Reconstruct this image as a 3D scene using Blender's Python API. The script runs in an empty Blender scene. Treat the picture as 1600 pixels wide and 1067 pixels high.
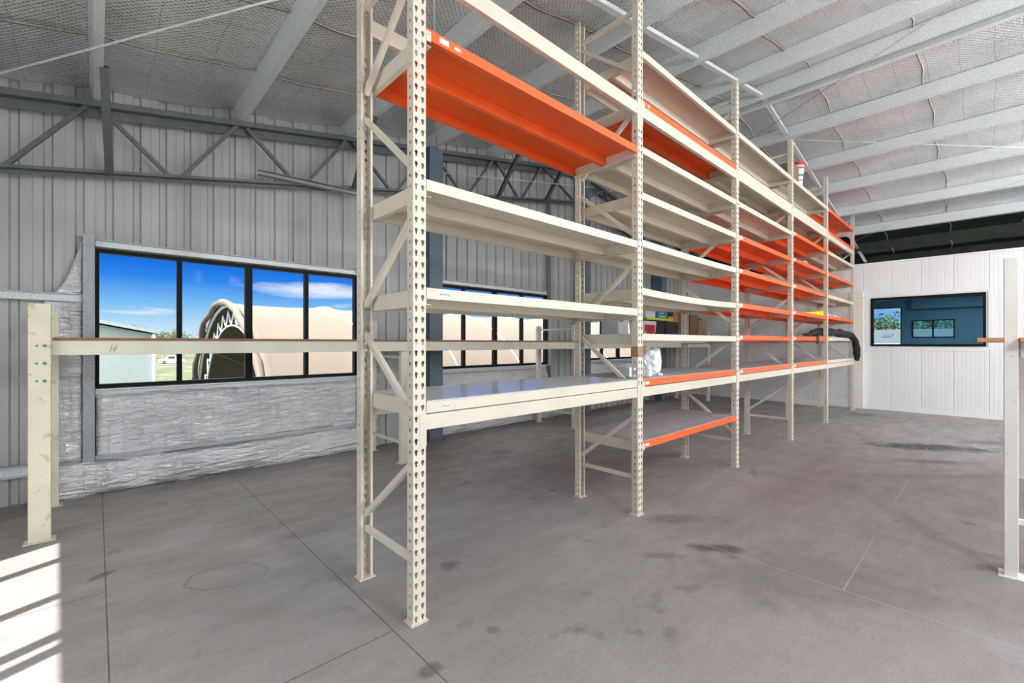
import bpy, math, random
from mathutils import Vector, Matrix, noise
random.seed(7)
S = bpy.context.scene
COL = S.collection
R = math.radians

# ------------------------------------------------------------------ helpers
class MB:
    def __init__(s): s.v = []; s.f = []; s.m = []
    def add(s, vs, fs, mi=0):
        o = len(s.v); s.v += [tuple(v) for v in vs]
        for f in fs: s.f.append([i + o for i in f]); s.m.append(mi)
    def box(s, x0, y0, z0, x1, y1, z1, mi=0):
        vs = [(x0,y0,z0),(x1,y0,z0),(x1,y1,z0),(x0,y1,z0),(x0,y0,z1),(x1,y0,z1),(x1,y1,z1),(x0,y1,z1)]
        s.add(vs, [(0,3,2,1),(4,5,6,7),(0,1,5,4),(1,2,6,5),(2,3,7,6),(3,0,4,7)], mi)
    def sweep(s, prof, p, q, up=(0,0,1), mi=0):
        p = Vector(p); q = Vector(q); d = (q - p).normalized(); up = Vector(up)
        sd = d.cross(up)
        if sd.length < 1e-4: sd = d.cross(Vector((0,1,0)))
        sd.normalize(); u2 = sd.cross(d).normalized(); n = len(prof)
        vs = [p + sd*a + u2*b for a, b in prof] + [q + sd*a + u2*b for a, b in prof]
        fs = [(i, (i+1) % n, n+(i+1) % n, n+i) for i in range(n)] + [list(range(n))[::-1], list(range(n, 2*n))]
        s.add(vs, fs, mi)
    def bar(s, p, q, w, h, up=(0,0,1), mi=0):
        s.sweep([(-w/2,-h/2),(w/2,-h/2),(w/2,h/2),(-w/2,h/2)], p, q, up, mi)
    def chan(s, p, q, w, h, up=(0,0,1), t=.004, mi=0):      # open channel, opening towards +side
        s.sweep([(-w/2,-h/2),(w/2,-h/2),(w/2,-h/2+t),(-w/2+t,-h/2+t),(-w/2+t,h/2-t),(w/2,h/2-t),(w/2,h/2),(-w/2,h/2)], p, q, up, mi)
    def tube(s, pts, r, n=8, mi=0, cap=True):
        pts = [Vector(p) for p in pts]; o = len(s.v)
        rs = r if isinstance(r, (list, tuple)) else [r]*len(pts)
        for i, p in enumerate(pts):
            d = (pts[min(i+1, len(pts)-1)] - pts[max(i-1, 0)]).normalized()
            a = d.cross(Vector((0,0,1)))
            if a.length < 1e-3: a = d.cross(Vector((0,1,0)))
            a.normalize(); b = a.cross(d)
            for k in range(n):
                t = 2*math.pi*k/n; s.v.append(tuple(p + (a*math.cos(t) + b*math.sin(t))*rs[i]))
        for i in range(len(pts)-1):
            for k in range(n):
                s.f.append([o+i*n+k, o+i*n+(k+1) % n, o+(i+1)*n+(k+1) % n, o+(i+1)*n+k]); s.m.append(mi)
        if cap:
            s.f.append([o+k for k in range(n)][::-1]); s.m.append(mi)
            s.f.append([o+(len(pts)-1)*n+k for k in range(n)]); s.m.append(mi)
    def cyl(s, c, r0, r1, z0, z1, n=24, mi=0):
        s.tube([(c[0],c[1],z0),(c[0],c[1],z1)], [r0,r1], n, mi)
    def grid(s, fn, nu, nv, mi=0):
        o = len(s.v)
        for i in range(nu+1):
            for j in range(nv+1): s.v.append(tuple(fn(i/nu, j/nv)))
        for i in range(nu):
            for j in range(nv):
                a = o+i*(nv+1)+j; s.f.append([a, a+nv+1, a+nv+2, a+1]); s.m.append(mi)
    def quad(s, a, b, c, d, mi=0): s.add([a,b,c,d], [(0,1,2,3)], mi)
    def mesh(s, name, mats, smooth=False, off=(0,0,0)):
        me = bpy.data.meshes.new(name)
        o = Vector(off)
        me.from_pydata([tuple(Vector(v) - o) for v in s.v], [], s.f)
        for m in (mats if isinstance(mats, (list, tuple)) else [mats]): me.materials.append(m)
        me.polygons.foreach_set('material_index', s.m)
        if smooth: me.polygons.foreach_set('use_smooth', [True]*len(s.f))
        me.update(); return me

def put(name, me, loc=(0,0,0), parent=None):
    o = bpy.data.objects.new(name, me); COL.objects.link(o); o.location = loc
    if parent: o.parent = parent
    return o
def part(name, mb, mats, parent, smooth=False, off=None, label=None, bevel=0):
    """mesh in world coordinates -> child in the parent's local space"""
    o = put(name, mb.mesh(name, mats, smooth, parent.location if off is None else off), (0,0,0), parent)
    if label: o['label'] = label
    if bevel: bev(o, bevel)
    return o
def sub(name, mb, mats, parent, base, smooth=False, label=None):
    o = put(name, mb.mesh(name, mats, smooth, base), (0,0,0), parent)
    if label: o['label'] = label
    return o
def bev(o, w):
    m = o.modifiers.new('bevel', 'BEVEL'); m.width = w; m.segments = 2; m.limit_method = 'ANGLE'
def solid(o, t, off=-1):
    m = o.modifiers.new('solid', 'SOLIDIFY'); m.thickness = t; m.offset = off
def tag(o, label, cat, group=None, kind=None):
    if label: o['label'] = label
    if cat: o['category'] = cat
    if group: o['group'] = group
    if kind: o['kind'] = kind
    return o
def thing(name, label, cat, loc, group=None):
    o = bpy.data.objects.new(name, None); COL.objects.link(o); o.location = loc; o.empty_display_size = .1
    return tag(o, label, cat, group)
def single(name, mb, mats, label, cat, loc, group=None, smooth=False, bevel=0):
    o = put(name, mb.mesh(name, mats, smooth, loc), loc); tag(o, label, cat, group)
    if bevel: bev(o, bevel)
    return o
def struct(name, mb, mats, smooth=False, label=None, parent=None):
    o = put(name, mb.mesh(name, mats, smooth), (0,0,0), parent)
    if not parent: o['kind'] = 'structure'
    if label: o['label'] = label
    return o

# ------------------------------------------------------------------ materials
class NT:
    def __init__(s, m): s.t = m.node_tree; s.n = s.t.nodes; s.l = s.t.links
    def new(s, typ, **k):
        n = s.n.new(typ)
        for a, b in k.items(): setattr(n, a, b)
        return n
    def link(s, a, b): s.l.new(a, b)
    def math(s, op, a, b=None, c=None, clamp=False):
        n = s.new('ShaderNodeMath', operation=op); n.use_clamp = clamp
        for i, x in enumerate((a, b, c)):
            if x is None: continue
            if isinstance(x, (int, float)): n.inputs[i].default_value = x
            else: s.link(x, n.inputs[i])
        return n.outputs[0]
    def mix(s, f, a, b, bt='MIX'):
        n = s.new('ShaderNodeMix', data_type='RGBA', blend_type=bt)
        for i, x in ((0, f), (6, a), (7, b)):
            if isinstance(x, (int, float)): n.inputs[i].default_value = x
            elif isinstance(x, tuple): n.inputs[i].default_value = (*x[:3], 1)
            else: s.link(x, n.inputs[i])
        return n.outputs[2]
    def noise(s, vec, scale, detail=4, rough=.55, dist=0):
        n = s.new('ShaderNodeTexNoise'); n.inputs['Scale'].default_value = scale
        n.inputs['Detail'].default_value = detail; n.inputs['Roughness'].default_value = rough
        n.inputs['Distortion'].default_value = dist
        if vec: s.link(vec, n.inputs['Vector'])
        return n.outputs[0]
    def ramp(s, f, a, b, ca=0.0, cb=1.0):
        n = s.new('ShaderNodeMapRange'); n.inputs[1].default_value = a; n.inputs[2].default_value = b
        n.inputs[3].default_value = ca; n.inputs[4].default_value = cb; s.link(f, n.inputs[0]); return n.outputs[0]
    def pos(s, scale=(1,1,1), obj=False):
        if obj: v = s.new('ShaderNodeTexCoord').outputs['Object']
        else: v = s.new('ShaderNodeNewGeometry').outputs['Position']
        if scale != (1,1,1):
            m = s.new('ShaderNodeMapping'); m.inputs['Scale'].default_value = scale; s.link(v, m.inputs[0]); v = m.outputs[0]
        return v
    def sep(s, v): n = s.new('ShaderNodeSeparateXYZ'); s.link(v, n.inputs[0]); return n.outputs
    def bump(s, h, strength, dist=.01):
        n = s.new('ShaderNodeBump'); n.inputs['Strength'].default_value = strength; n.inputs['Distance'].default_value = dist
        s.link(h, n.inputs['Height']); return n.outputs[0]
def base(name, col=(.5,.5,.5), rough=.5, metal=0, spec=None):
    m = bpy.data.materials.new(name); m.use_nodes = True; b = m.node_tree.nodes['Principled BSDF']
    b.inputs['Base Color'].default_value = (*col, 1); b.inputs['Roughness'].default_value = rough; b.inputs['Metallic'].default_value = metal
    if spec is not None: b.inputs['Specular IOR Level'].default_value = spec
    return m, NT(m), b
def mat(name, col, rough=.5, metal=0, var=.12, scale=6, bump=0, bscale=40, dirt=None, dirtamt=.0, dscale=9, vec=(1,1,1)):
    m, t, b = base(name, col, rough, metal)
    p = t.pos(vec)
    n = t.noise(p, scale)
    f = t.ramp(n, .3, .7, 1-var, 1+var)
    vm = t.new('ShaderNodeVectorMath', operation='SCALE'); vm.inputs[0].default_value = col; t.link(f, vm.inputs['Scale'])
    c = vm.outputs[0]
    if dirt:
        n2 = t.noise(p, dscale, 6, .65)
        c = t.mix(t.ramp(n2, .72-dirtamt, .76-dirtamt), c, dirt)
    t.link(c, b.inputs['Base Color'])
    if bump: t.link(t.bump(t.noise(p, bscale, 3), bump, .004), b.inputs['Normal'])
    return m

M = {}
M['cream']  = mat('cream_paint', (.66,.61,.515), .42, var=.05, scale=5, dirt=(.30,.22,.14), dirtamt=-.02, dscale=22)
M['creamw'] = mat('offwhite_paint', (.78,.74,.66), .42, var=.05, scale=5, dirt=(.35,.29,.22), dirtamt=-.03, dscale=18)
M['orange'] = mat('orange_paint', (.84,.125,.022), .4, var=.08, scale=4, dirt=(.55,.20,.12), dirtamt=.02, dscale=7)
M['bench']  = mat('chipped_cream_paint', (.66,.66,.56), .45, var=.06, scale=5, dirt=(.14,.10,.075), dirtamt=.05, dscale=22)
M['wpost'] = mat('chipped_white_paint', (.86,.85,.80), .45, var=.04, scale=5, dirt=(.12,.09,.07), dirtamt=.055, dscale=24)
M['rustpost'] = mat('rusty_cream_paint', (.68,.65,.52), .45, var=.06, scale=5, dirt=(.58,.47,.27), dirtamt=.13, dscale=8)
M['galv']   = mat('galvanised_steel', (.66,.71,.73), .42, .2, var=.22, scale=70, bump=.1, bscale=90)
M['galvw']  = mat('spangled_galvanised_steel', (.34,.36,.38), .5, .4, var=.5, scale=120)
M['trussm'] = mat('grey_truss_steel', (.115,.13,.138), .45, .35, var=.15, scale=10)
M['colm']   = mat('blue_grey_column_paint', (.11,.155,.19), .5, .1, var=.1, scale=4)
M['black']  = mat('black_aluminium', (.004,.005,.006), .5, var=.1)
M['black'].node_tree.nodes['Principled BSDF'].inputs['Specular IOR Level'].default_value = .15
M['brown']  = mat('brown_particle_board', (.26,.12,.07), .7, var=.2, scale=30)
M['ply']    = mat('orange_plywood_edge', (.62,.30,.14), .6, var=.2, scale=20)
M['card']   = mat('cardboard', (.32,.20,.12), .8, var=.1)
M['cardd']  = mat('dark_cardboard', (.20,.13,.09), .8, var=.1)
M['white']  = mat('white_plastic', (.80,.80,.79), .4, var=.03)
M['boxw']   = mat('white_carton', (.66,.70,.74), .6, var=.04)
M['ink']    = mat('dark_ink', (.02,.03,.04), .5)
M['green']  = mat('green_ink', (.05,.25,.20), .5)
M['blackp'] = mat('black_plastic', (.018,.019,.021), .4, var=.1)
M['red']    = mat('red_plastic', (.60,.03,.03), .4)
M['blue']   = mat('blue_carton', (.03,.20,.36), .5)
M['cyan']   = mat('cyan_sheet', (.04,.42,.72), .4)
M['lime']   = mat('lime_plastic', (.55,.70,.04), .4)
M['yellow'] = mat('yellow_plastic', (.85,.72,.02), .4)
M['oran2']  = mat('amber_carton', (.80,.30,.02), .5)
M['greyb']  = mat('grey_dusty_deck', (.36,.35,.36), .5, var=.12, scale=5, dirt=(.46,.33,.38), dirtamt=.12, dscale=2)
M['glossb'] = mat('glossy_grey_deck', (.50,.52,.55), .16, var=.08, scale=4, bump=.25, bscale=6)
M['cloth']  = mat('black_cloth', (.012,.012,.013), .75, var=.2, bump=.8, bscale=25)
M['bag']    = mat('white_bag', (.82,.83,.86), .6, var=.04, bump=.3, bscale=12)
M['clear']  = mat('milky_plastic', (.60,.62,.66), .2, var=.1, scale=30, bump=.6, bscale=40)
M['bolt']   = mat('bolt_steel', (.16,.20,.23), .4, .6)
M['lamp']   = None

# floor
m, t, b = base('painted_board_floor', rough=.62); M['floor'] = m
p = t.pos(); xyz = t.sep(p)
sw = t.new('ShaderNodeCombineXYZ')
t.link(t.math('ADD', xyz[1], 12.05), sw.inputs[0]); t.link(t.math('ADD', xyz[0], 14.382), sw.inputs[1])
br = t.new('ShaderNodeTexBrick'); br.offset = .5; br.inputs['Scale'].default_value = 1
for k, v in (('Brick Width', 3.65), ('Row Height', 1.312), ('Mortar Size', .0035), ('Mortar Smooth', .2), ('Bias', 0)): br.inputs[k].default_value = v
br.inputs['Color1'].default_value = (.305,.282,.270,1); br.inputs['Color2'].default_value = (.285,.264,.255,1)
t.link(sw.outputs[0], br.inputs['Vector'])
pn = t.new('ShaderNodeMapping'); pn.inputs['Scale'].default_value = (.6,1.6,1); pn.inputs['Rotation'].default_value = (0,0,.5); t.link(p, pn.inputs[0])
big = t.noise(p, .55, 5, .6); mid = t.noise(pn.outputs[0], 2.6, 6, .68); fine = t.noise(p, 38, 6, .8); grit = t.noise(p, 160, 2, .9)
c = br.outputs['Color']
def scl(c, f):
    vm = t.new('ShaderNodeVectorMath', operation='SCALE'); t.link(c, vm.inputs[0]); t.link(f, vm.inputs['Scale']); return vm.outputs[0]
c = scl(c, t.ramp(big, .3, .7, .88, 1.12)); c = scl(c, t.ramp(mid, .3, .72, 1.09, .90)); c = scl(c, t.ramp(fine, .3, .7, .86, 1.14)); c = scl(c, t.ramp(grit, .3, .7, .72, 1.28))
wear = t.noise(p, 1.1, 8, .72, .6)
c = t.mix(t.ramp(wear, .56, .75, 0, .35), c, (.30,.31,.34))
blot = t.noise(p, 4.2, 4, .6); gate = t.noise(p, .9, 2)
c = t.mix(t.math('MULTIPLY', t.ramp(blot, .56, .72, 0, .65), t.ramp(gate, .46, .62)), c, (.11,.10,.098))
speck = t.noise(p, 55, 1, .5); c = t.mix(t.ramp(speck, .80, .82), c, (.62,.60,.57))
wob = t.noise(p, 5, 4)
def spot(c, cx, cy, rx, ry, ang, col, amt, ring=False, soft=.5):
    dx = t.math('SUBTRACT', xyz[0], cx); dy = t.math('SUBTRACT', xyz[1], cy)
    ca, sa = math.cos(ang), math.sin(ang)
    a = t.math('DIVIDE', t.math('ADD', t.math('MULTIPLY', dx, ca), t.math('MULTIPLY', dy, sa)), rx)
    e = t.math('DIVIDE', t.math('SUBTRACT', t.math('MULTIPLY', dy, ca), t.math('MULTIPLY', dx, sa)), ry)
    d = t.math('SQRT', t.math('ADD', t.math('MULTIPLY', a, a), t.math('MULTIPLY', e, e)))
    d = t.math('ADD', d, t.math('MULTIPLY', t.math('SUBTRACT', wob, .5), 1.9 if not ring else .5))
    if ring:
        f = t.ramp(t.math('ABSOLUTE', t.math('SUBTRACT', d, 1.0)), 0, .06, amt, 0)
        c = t.mix(t.ramp(d, .95, 1.0, amt*.22, 0), c, col)
    else: f = t.ramp(d, 1-soft, 1+soft*.4, amt, 0)
    return t.mix(f, c, col)
dk = (.075,.070,.070)
for a in [(.74,4.03,.27,.20,-.45,dk,.5,True), (2.10,2.99,.085,.075,0,dk,.6), (4.90,5.48,.24,.15,.2,dk,.55), (.033,4.70,.10,.045,.6,dk,.7),
          (10.55,.72,.95,.30,-1.0,(.05,.047,.046),.95),(9.3,.6,.5,.14,-.9,dk,.6),(12.0,-.2,.7,.2,-.9,dk,.6),(14.2,2.1,.3,.3,0,dk,.7), (3.99,1.62,.26,.09,-.8,dk,.85),(3.5,1.9,.20,.06,-.8,dk,.4),(3.2,1.5,.13,.05,-.6,dk,.35),(2.9,1.6,.11,.045,.5,dk,.3),(4.35,2.2,.30,.12,-.6,dk,.4),(2.6,1.35,.10,.05,.3,dk,.35),(5.3,-.05,.30,.07,-.7,dk,.5), (1.34,2.10,.07,.05,0,dk,.6), (1.83,2.13,.05,.04,0,dk,.5),
          (3.9,1.0,.9,.45,-.85,(.15,.14,.14),.5), (6.7,2.23,.2,.06,.4,dk,.45), (4.0,5.8,.4,.25,0,(.14,.13,.13),.35), (3.5,5.2,.2,.13,0,dk,.35,True),
          (1.9,3.9,1.1,.7,.4,(.30,.32,.35),.28), (4.0,-.5,.4,.5,0,(.34,.36,.40),.35), (1.0,5.2,.16,.12,0,dk,.4,True)]:
    c = spot(c, *a)
left = t.ramp(xyz[0], 1.6, 3.2)
jc = t.mix(left, (.09,.08,.075), (.50,.48,.45))
c = t.mix(t.math('MULTIPLY', br.outputs['Fac'], .85), c, jc)
t.link(c, b.inputs['Base Color'])
t.link(t.ramp(mid, .3, .7, .42, .75), b.inputs['Roughness'])
t.link(t.bump(t.math('ADD', t.math('MULTIPLY', fine, .5), grit), .12, .004), b.inputs['Normal'])

# reflective foils
def foil(name, col, rough, metal, cell, bs, crump, cs, grid=None):
    m, t, b = base(name, col, rough, metal); p = t.pos()
    n1 = t.noise(p, 1.3, 5, .6); vm = t.new('ShaderNodeVectorMath', operation='SCALE'); vm.inputs[0].default_value = col
    t.link(t.ramp(n1, .3, .7, .82, 1.15), vm.inputs['Scale']); c = vm.outputs[0]
    h = t.math('MULTIPLY', t.noise(p, cs, 5, .6), crump)
    if cell:
        mp = t.new('ShaderNodeMapping'); mp.inputs['Scale'].default_value = (cell[0], cell[1], .001); mp.inputs['Rotation'].default_value = (0,0,R(cell[2])); t.link(p, mp.inputs[0])
        v = t.new('ShaderNodeTexVoronoi'); v.inputs['Scale'].default_value = 1; v.inputs['Randomness'].default_value = .15; t.link(mp.outputs[0], v.inputs['Vector'])
        h = t.math('ADD', h, t.math('MULTIPLY', v.outputs['Distance'], bs))
        c = t.mix(t.ramp(v.outputs['Distance'], .35, .62, 0, .75), c, (col[0]*.42, col[1]*.43, col[2]*.45))
    if grid:
        s3 = t.sep(p)
        for ax, per, wd in grid:
            d = t.math('PINGPONG', t.math('ADD', s3[ax], t.math('MULTIPLY', t.noise(p, .9, 2), .12)), per)
            c = t.mix(t.ramp(d, 0, wd, .5, 0), c, (col[0]*.35, col[1]*.35, col[2]*.36))
    t.link(c, b.inputs['Base Color']); t.link(t.bump(h, 1, .02), b.inputs['Normal'])
    return m
M['roof'] = foil('bubble_foil_liner', (.93,.945,.96), .25, .66, (24,24,45), .62, 1.4, 2.2, [(0,.26,.008),(1,.19,.009)])
M['foil'] = foil('crumpled_wall_foil', (.92,.95,1.0), .27, .45, None, 0, .7, 22)
_t = NT(M['foil']); _b = _t.n['Principled BSDF']
_mp = _t.new('ShaderNodeMapping'); _mp.inputs['Scale'].default_value = (7,4,9); _t.link(_t.pos(), _mp.inputs[0])
_v = _t.new('ShaderNodeTexVoronoi', feature='DISTANCE_TO_EDGE'); _v.inputs['Randomness'].default_value = 1; _t.link(_mp.outputs[0], _v.inputs['Vector'])
_mp2 = _t.new('ShaderNodeMapping'); _mp2.inputs['Scale'].default_value = (2.2,2,9); _mp2.inputs['Rotation'].default_value = (0,.6,0); _t.link(_t.pos(), _mp2.inputs[0])
_wr = _t.noise(_mp2.outputs[0], 2.0, 5, .6, .8)
_mp3 = _t.new('ShaderNodeMapping'); _mp3.inputs['Scale'].default_value = (26,10,2.2); _t.link(_t.pos(), _mp3.inputs[0])
_vs = _t.ramp(_t.noise(_mp3.outputs[0], 1.0, 3, .6), .58, .66)
_mp4 = _t.new('ShaderNodeMapping'); _mp4.inputs['Scale'].default_value = (3,3,14); _mp4.inputs['Rotation'].default_value = (0,-.75,0); _t.link(_t.pos(), _mp4.inputs[0])
_dg = _t.noise(_mp4.outputs[0], 1.4, 3, .5, .3)
_h = _t.math('ADD', _t.math('MULTIPLY', _t.ramp(_v.outputs[0], 0, .05), .03), _t.math('MULTIPLY', _wr, .5))
_h = _t.math('ADD', _h, _t.math('MULTIPLY', _vs, .10)); _h = _t.math('ADD', _h, _t.math('MULTIPLY', _dg, 1.1))
_t.link(_t.bump(_h, 1, .055), _b.inputs['Normal'])
_old = _b.inputs['Base Color'].links[0].from_socket
_t.link(_t.mix(_t.ramp(_v.outputs[0], 0, .02, .22, 0), _old, (.3,.3,.32)), _b.inputs['Base Color'])
M['seam'] = mat('tan_seam_tape', (.50,.43,.35), .7, var=.2)
M['seamd'] = mat('dark_seam_gap', (.06,.045,.035), .8)
M['seamw'] = mat('pale_seam_tape', (.70,.66,.62), .5, var=.1)

# wall cladding and partition
M['clad'] = mat('ribbed_steel_cladding', (.42,.435,.43), .5, .15, var=.07, scale=3, dirt=(.22,.22,.20), dirtamt=.03, dscale=5, vec=(1,1,.25))
m, t, b = base('white_insulated_panel', (.78,.78,.78), .5); M['panel'] = m
s3 = t.sep(t.pos()); d = t.math('PINGPONG', s3[1], .038); d2 = t.math('PINGPONG', s3[1], .30)
h = t.math('ADD', t.ramp(d, 0, .006), t.ramp(d2, 0, .012, 0, 2))
t.link(t.bump(h, .7, .006), b.inputs['Normal'])
nn = t.noise(t.pos(), 1.5, 4)
t.link(t.mix(t.ramp(nn, .35, .7, 0, .5), (.82,.82,.83), (.72,.73,.75)), b.inputs['Base Color'])
M['room'] = mat('office_wall_paint', (.22,.36,.43), .6, var=.04)
M['trimw'] = mat('white_trim', (.80,.80,.80), .4, var=.02)

def glassmat(name, tint, refl):
    m = bpy.data.materials.new(name); m.use_nodes = True; t = NT(m); t.n.clear()
    o = t.new('ShaderNodeOutputMaterial'); tr = t.new('ShaderNodeBsdfTransparent'); tr.inputs[0].default_value = (*tint, 1)
    gl = t.new('ShaderNodeBsdfGlossy'); gl.inputs['Roughness'].default_value = .02
    fr = t.new('ShaderNodeFresnel'); fr.inputs[0].default_value = 1.45
    mx = t.new('ShaderNodeMixShader'); t.link(t.math('MULTIPLY', fr.outputs[0], refl, clamp=True), mx.inputs[0])
    t.link(tr.outputs[0], mx.inputs[1]); t.link(gl.outputs[0], mx.inputs[2]); t.link(mx.outputs[0], o.inputs[0]); return m
M['glass'] = glassmat('clear_window_glass', (.95,.97,.97), .008)
M['glassb'] = glassmat('blue_tinted_glass', (.62,.80,.90), .3)
M['glassc'] = glassmat('greenish_frosted_glass', (.55,.72,.76), 1.0)
def emis(name, col, st):
    m = bpy.data.materials.new(name); m.use_nodes = True; t = NT(m); t.n.clear()
    o = t.new('ShaderNodeOutputMaterial'); e = t.new('ShaderNodeEmission'); e.inputs[0].default_value = (*col,1); e.inputs[1].default_value = st
    t.link(e.outputs[0], o.inputs[0]); return m

# exterior
M['canvas'] = mat('beige_shelter_canvas', (.128,.097,.075), .7, var=.05, scale=.8)
M['canvasin'] = mat('canvas_lining', (.40,.36,.31), .7, var=.05, scale=.8)
M['xwhite'] = mat('pale_blue_white_wall', (.215,.25,.25), .6, var=.03)
M['xcream'] = mat('pale_render', (.42,.40,.37), .7, var=.05)
M['pinkroof'] = mat('pink_roof_sheet', (.13,.075,.06), .7)
M['xcream2'] = mat('cream_wall', (.22,.20,.18), .7)
M['pink'] = mat('pink_render', (.24,.155,.12), .7, var=.05)
M['xroof'] = mat('dull_red_roof', (.38,.22,.18), .7, var=.1)
M['grass'] = mat('rough_grass', (.06,.075,.028), .9, var=.35, scale=.5, dirt=(.12,.115,.065), dirtamt=.15, dscale=.25)
M['leaf'] = mat('eucalypt_leaves', (.085,.11,.05), .8, var=.5, scale=.9, dirt=(.20,.22,.14), dirtamt=.12, dscale=1.6)
M['bark'] = mat('pale_bark', (.25,.21,.17), .8)
M['asph'] = mat('pale_concrete_yard', (.50,.50,.49), .9, var=.2, scale=.3)
M['tyre'] = mat('tyre_rubber', (.02,.02,.02), .7)
M['carglass'] = mat('car_glass', (.03,.04,.05), .1)

# ------------------------------------------------------------------ roof geometry
SL, RC, UR = .178, 4.655, 8.92
def rz(u): return RC + SL*(u if u <= UR else 2*UR - u)     # underside of purlins
PD = .24                                                     # purlin depth
W = 7.406                                                    # window wall plane
U0, U1, V0 = -2.2, 21.0, -9.0
PU = [-1.62, -.02, 1.47, 3.03, 4.62, 6.2, 7.66, 8.80, 9.04, 10.3, 11.78, 13.12, 14.62, 16.1, 17.5, 18.9, 20.3]

# ------------------------------------------------------------------ setting
mb = MB(); mb.box(U0-.3, V0-.3, -.25, U1+.3, W+.35, 0); struct('floor', mb, M['floor'], label='grey painted board floor with joint lines and stains')

# ceiling foil: sags between purlins
mb = MB()
us = []
for a, b_ in zip([U0-.2]+PU, PU+[U1+.2]):
    for k in range(6): us.append((a + (b_-a)*k/6, math.sin(math.pi*k/6)*min(1, (b_-a)/1.5)))
us.append((U1+.2, 0))
NV = 70
def ceil_pt(i, j):
    u, s = us[i]; v = V0-.2 + (W+.15-V0+.2)*j/NV
    lump = noise.noise(Vector((u*1.3, v*1.1, 3))) * .022 + noise.noise(Vector((u*3.1, v*2.6, 9))) * .010
    edge = 0 if s == 0 else 1
    seam = -.012*abs(math.sin(v*math.pi/1.35))
    return (u, v, rz(u) + PD + .012 - .045*s + lump*edge*s + seam*s)
o0 = len(mb.v)
for i in range(len(us)):
    for j in range(NV+1): mb.v.append(ceil_pt(i, j))
for i in range(len(us)-1):
    for j in range(NV):
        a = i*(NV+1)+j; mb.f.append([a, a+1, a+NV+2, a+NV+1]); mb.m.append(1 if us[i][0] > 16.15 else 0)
M['darkroof'] = mat('dark_green_roof_lining', (.030,.042,.030), .75, var=.3, scale=3)  # shade of the unlit roof space past the partition, painted as dark green
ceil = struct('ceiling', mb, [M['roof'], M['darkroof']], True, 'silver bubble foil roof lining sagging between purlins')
solid(ceil, .02, -1)
# seam tapes as part of the ceiling
mb = MB(); mw = MB(); md = MB()
for v in (6.1, 4.75, 3.4, 2.05, .7, -.65, -2.0):
    for a, b_ in zip(PU, PU[1:]):
        if b_-a < .5: continue
        pts = []
        vv = v + random.uniform(-.05,.05)
        for k in range(9):
            u = a+.08 + (b_-a-.10)*k/8; s = math.sin(math.pi*(u-a)/(b_-a))*min(1, (b_-a)/1.5)
            pts.append((u, vv+.02*math.sin(k), rz(u)+PD-.010-.045*s-.012*s + noise.noise(Vector((u*1.3, vv*1.1, 3)))*.022*s))
        for q, r_ in zip(pts, pts[1:]): (mb if a < 7 else mw).bar(q, r_, .016, .006); md.bar((q[0],q[1]+.014,q[2]-.001), (r_[0],r_[1]+.014,r_[2]-.001), .010, .005)
struct('seam_tape', md, M['seamd'], parent=ceil); struct('seam_tape', mb, M['seam'], parent=ceil); struct('seam_tape', mw, M['seamw'], parent=ceil)

# windows on the left wall: (u0, u1, z0, z1, mullions)
WIN = [(-.01, 3.24, 1.262, 2.95, [.81, 1.625, 2.43]), (4.72, 8.02, 1.30, 2.965, [5.53, 6.38, 7.20]), (9.52, 12.85, 1.36, 2.96, [10.33, 11.13, 11.93])]
# ribbed cladding of the window wall
br_ = set([U0-.05, U1])
prof = {}
k = -8; xs = []
u = -.67 - 6*.262
while u < U1:
    xs += [(u-.043, 0), (u-.028, .034), (u+.028, .034), (u+.043, 0), (u+.115, 0), (u+.122,.004), (u+.136,.004), (u+.143,0)]
    u += .262
xs = [x for x in xs if U0-.05 < x[0] < U1]
def yat(u):
    for a, b_ in zip(xs, xs[1:]):
        if a[0] <= u <= b_[0]: return a[1] + (b_[1]-a[1])*(u-a[0])/(b_[0]-a[0])
    return 0
cuts = sorted(set([x[0] for x in xs] + [w[0] for w in WIN] + [w[1] for w in WIN] + [UR]))
mb = MB()
for a, b_ in zip(cuts, cuts[1:]):
    if b_-a < 1e-5: continue
    mu = (a+b_)/2; hole = [w for w in WIN if w[0] < mu < w[1]]
    spans = [((0,0), (hole[0][2],)*2), ((hole[0][3],)*2, None)] if hole else [((0,0), None)]
    for lo, hi in spans:
        ha, hb = (rz(a)+PD+.05, rz(b_)+PD+.05) if hi is None else hi
        ya, yb = W+yat(a), W+yat(b_)
        mb.quad((a,ya,lo[0]), (b_,yb,lo[1]), (b_,yb,hb), (a,ya,ha))
wl = struct('wall_left', mb, M['clad'], label='grey ribbed steel cladding wall with three long windows'); solid(wl, .003, -1)

# near wall (u = U0) with a band of windows that lets the sun in, and the right wall with two open doorways
mb = MB(); T = .12
def wallu(mb, u0, u1, openings, va, vb, top):
    cu = sorted(set([va, vb] + [x for o in openings for x in o[:2]]))
    for a, b_ in zip(cu, cu[1:]):
        h = [o for o in openings if o[0] < (a+b_)/2 < o[1]]
        for z0, z1 in ([(0, h[0][2]), (h[0][3], top)] if h else [(0, top)]):
            if z1-z0 > .001: mb.box(u0, a, z0, u1, b_, z1)
OP = [(-.2, 4.85, .75, 3.05)]
wallu(mb, U0-T, U0, OP, V0, W+.1, rz(U0)+PD)
struct('wall_near', mb, M['clad'], label='grey steel end wall with sunlit windows')
mb = MB(); wf = MB()
for v in (4.36, 3.60, 2.98, 2.80, 2.04, 1.28, .52): mb.box(U0-.09, v-.045, .75, U0-.04, v+.045, 3.06)
mb.box(U0-.1, -.2, .75, U0-.03, 4.85, .80)
bl = MB(); xo = U0-T-.02  # unseen panel added to block sun and slant the edge of the floor patch
def zl(v): return 2.738 + (4.85-v)*.0572
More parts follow.
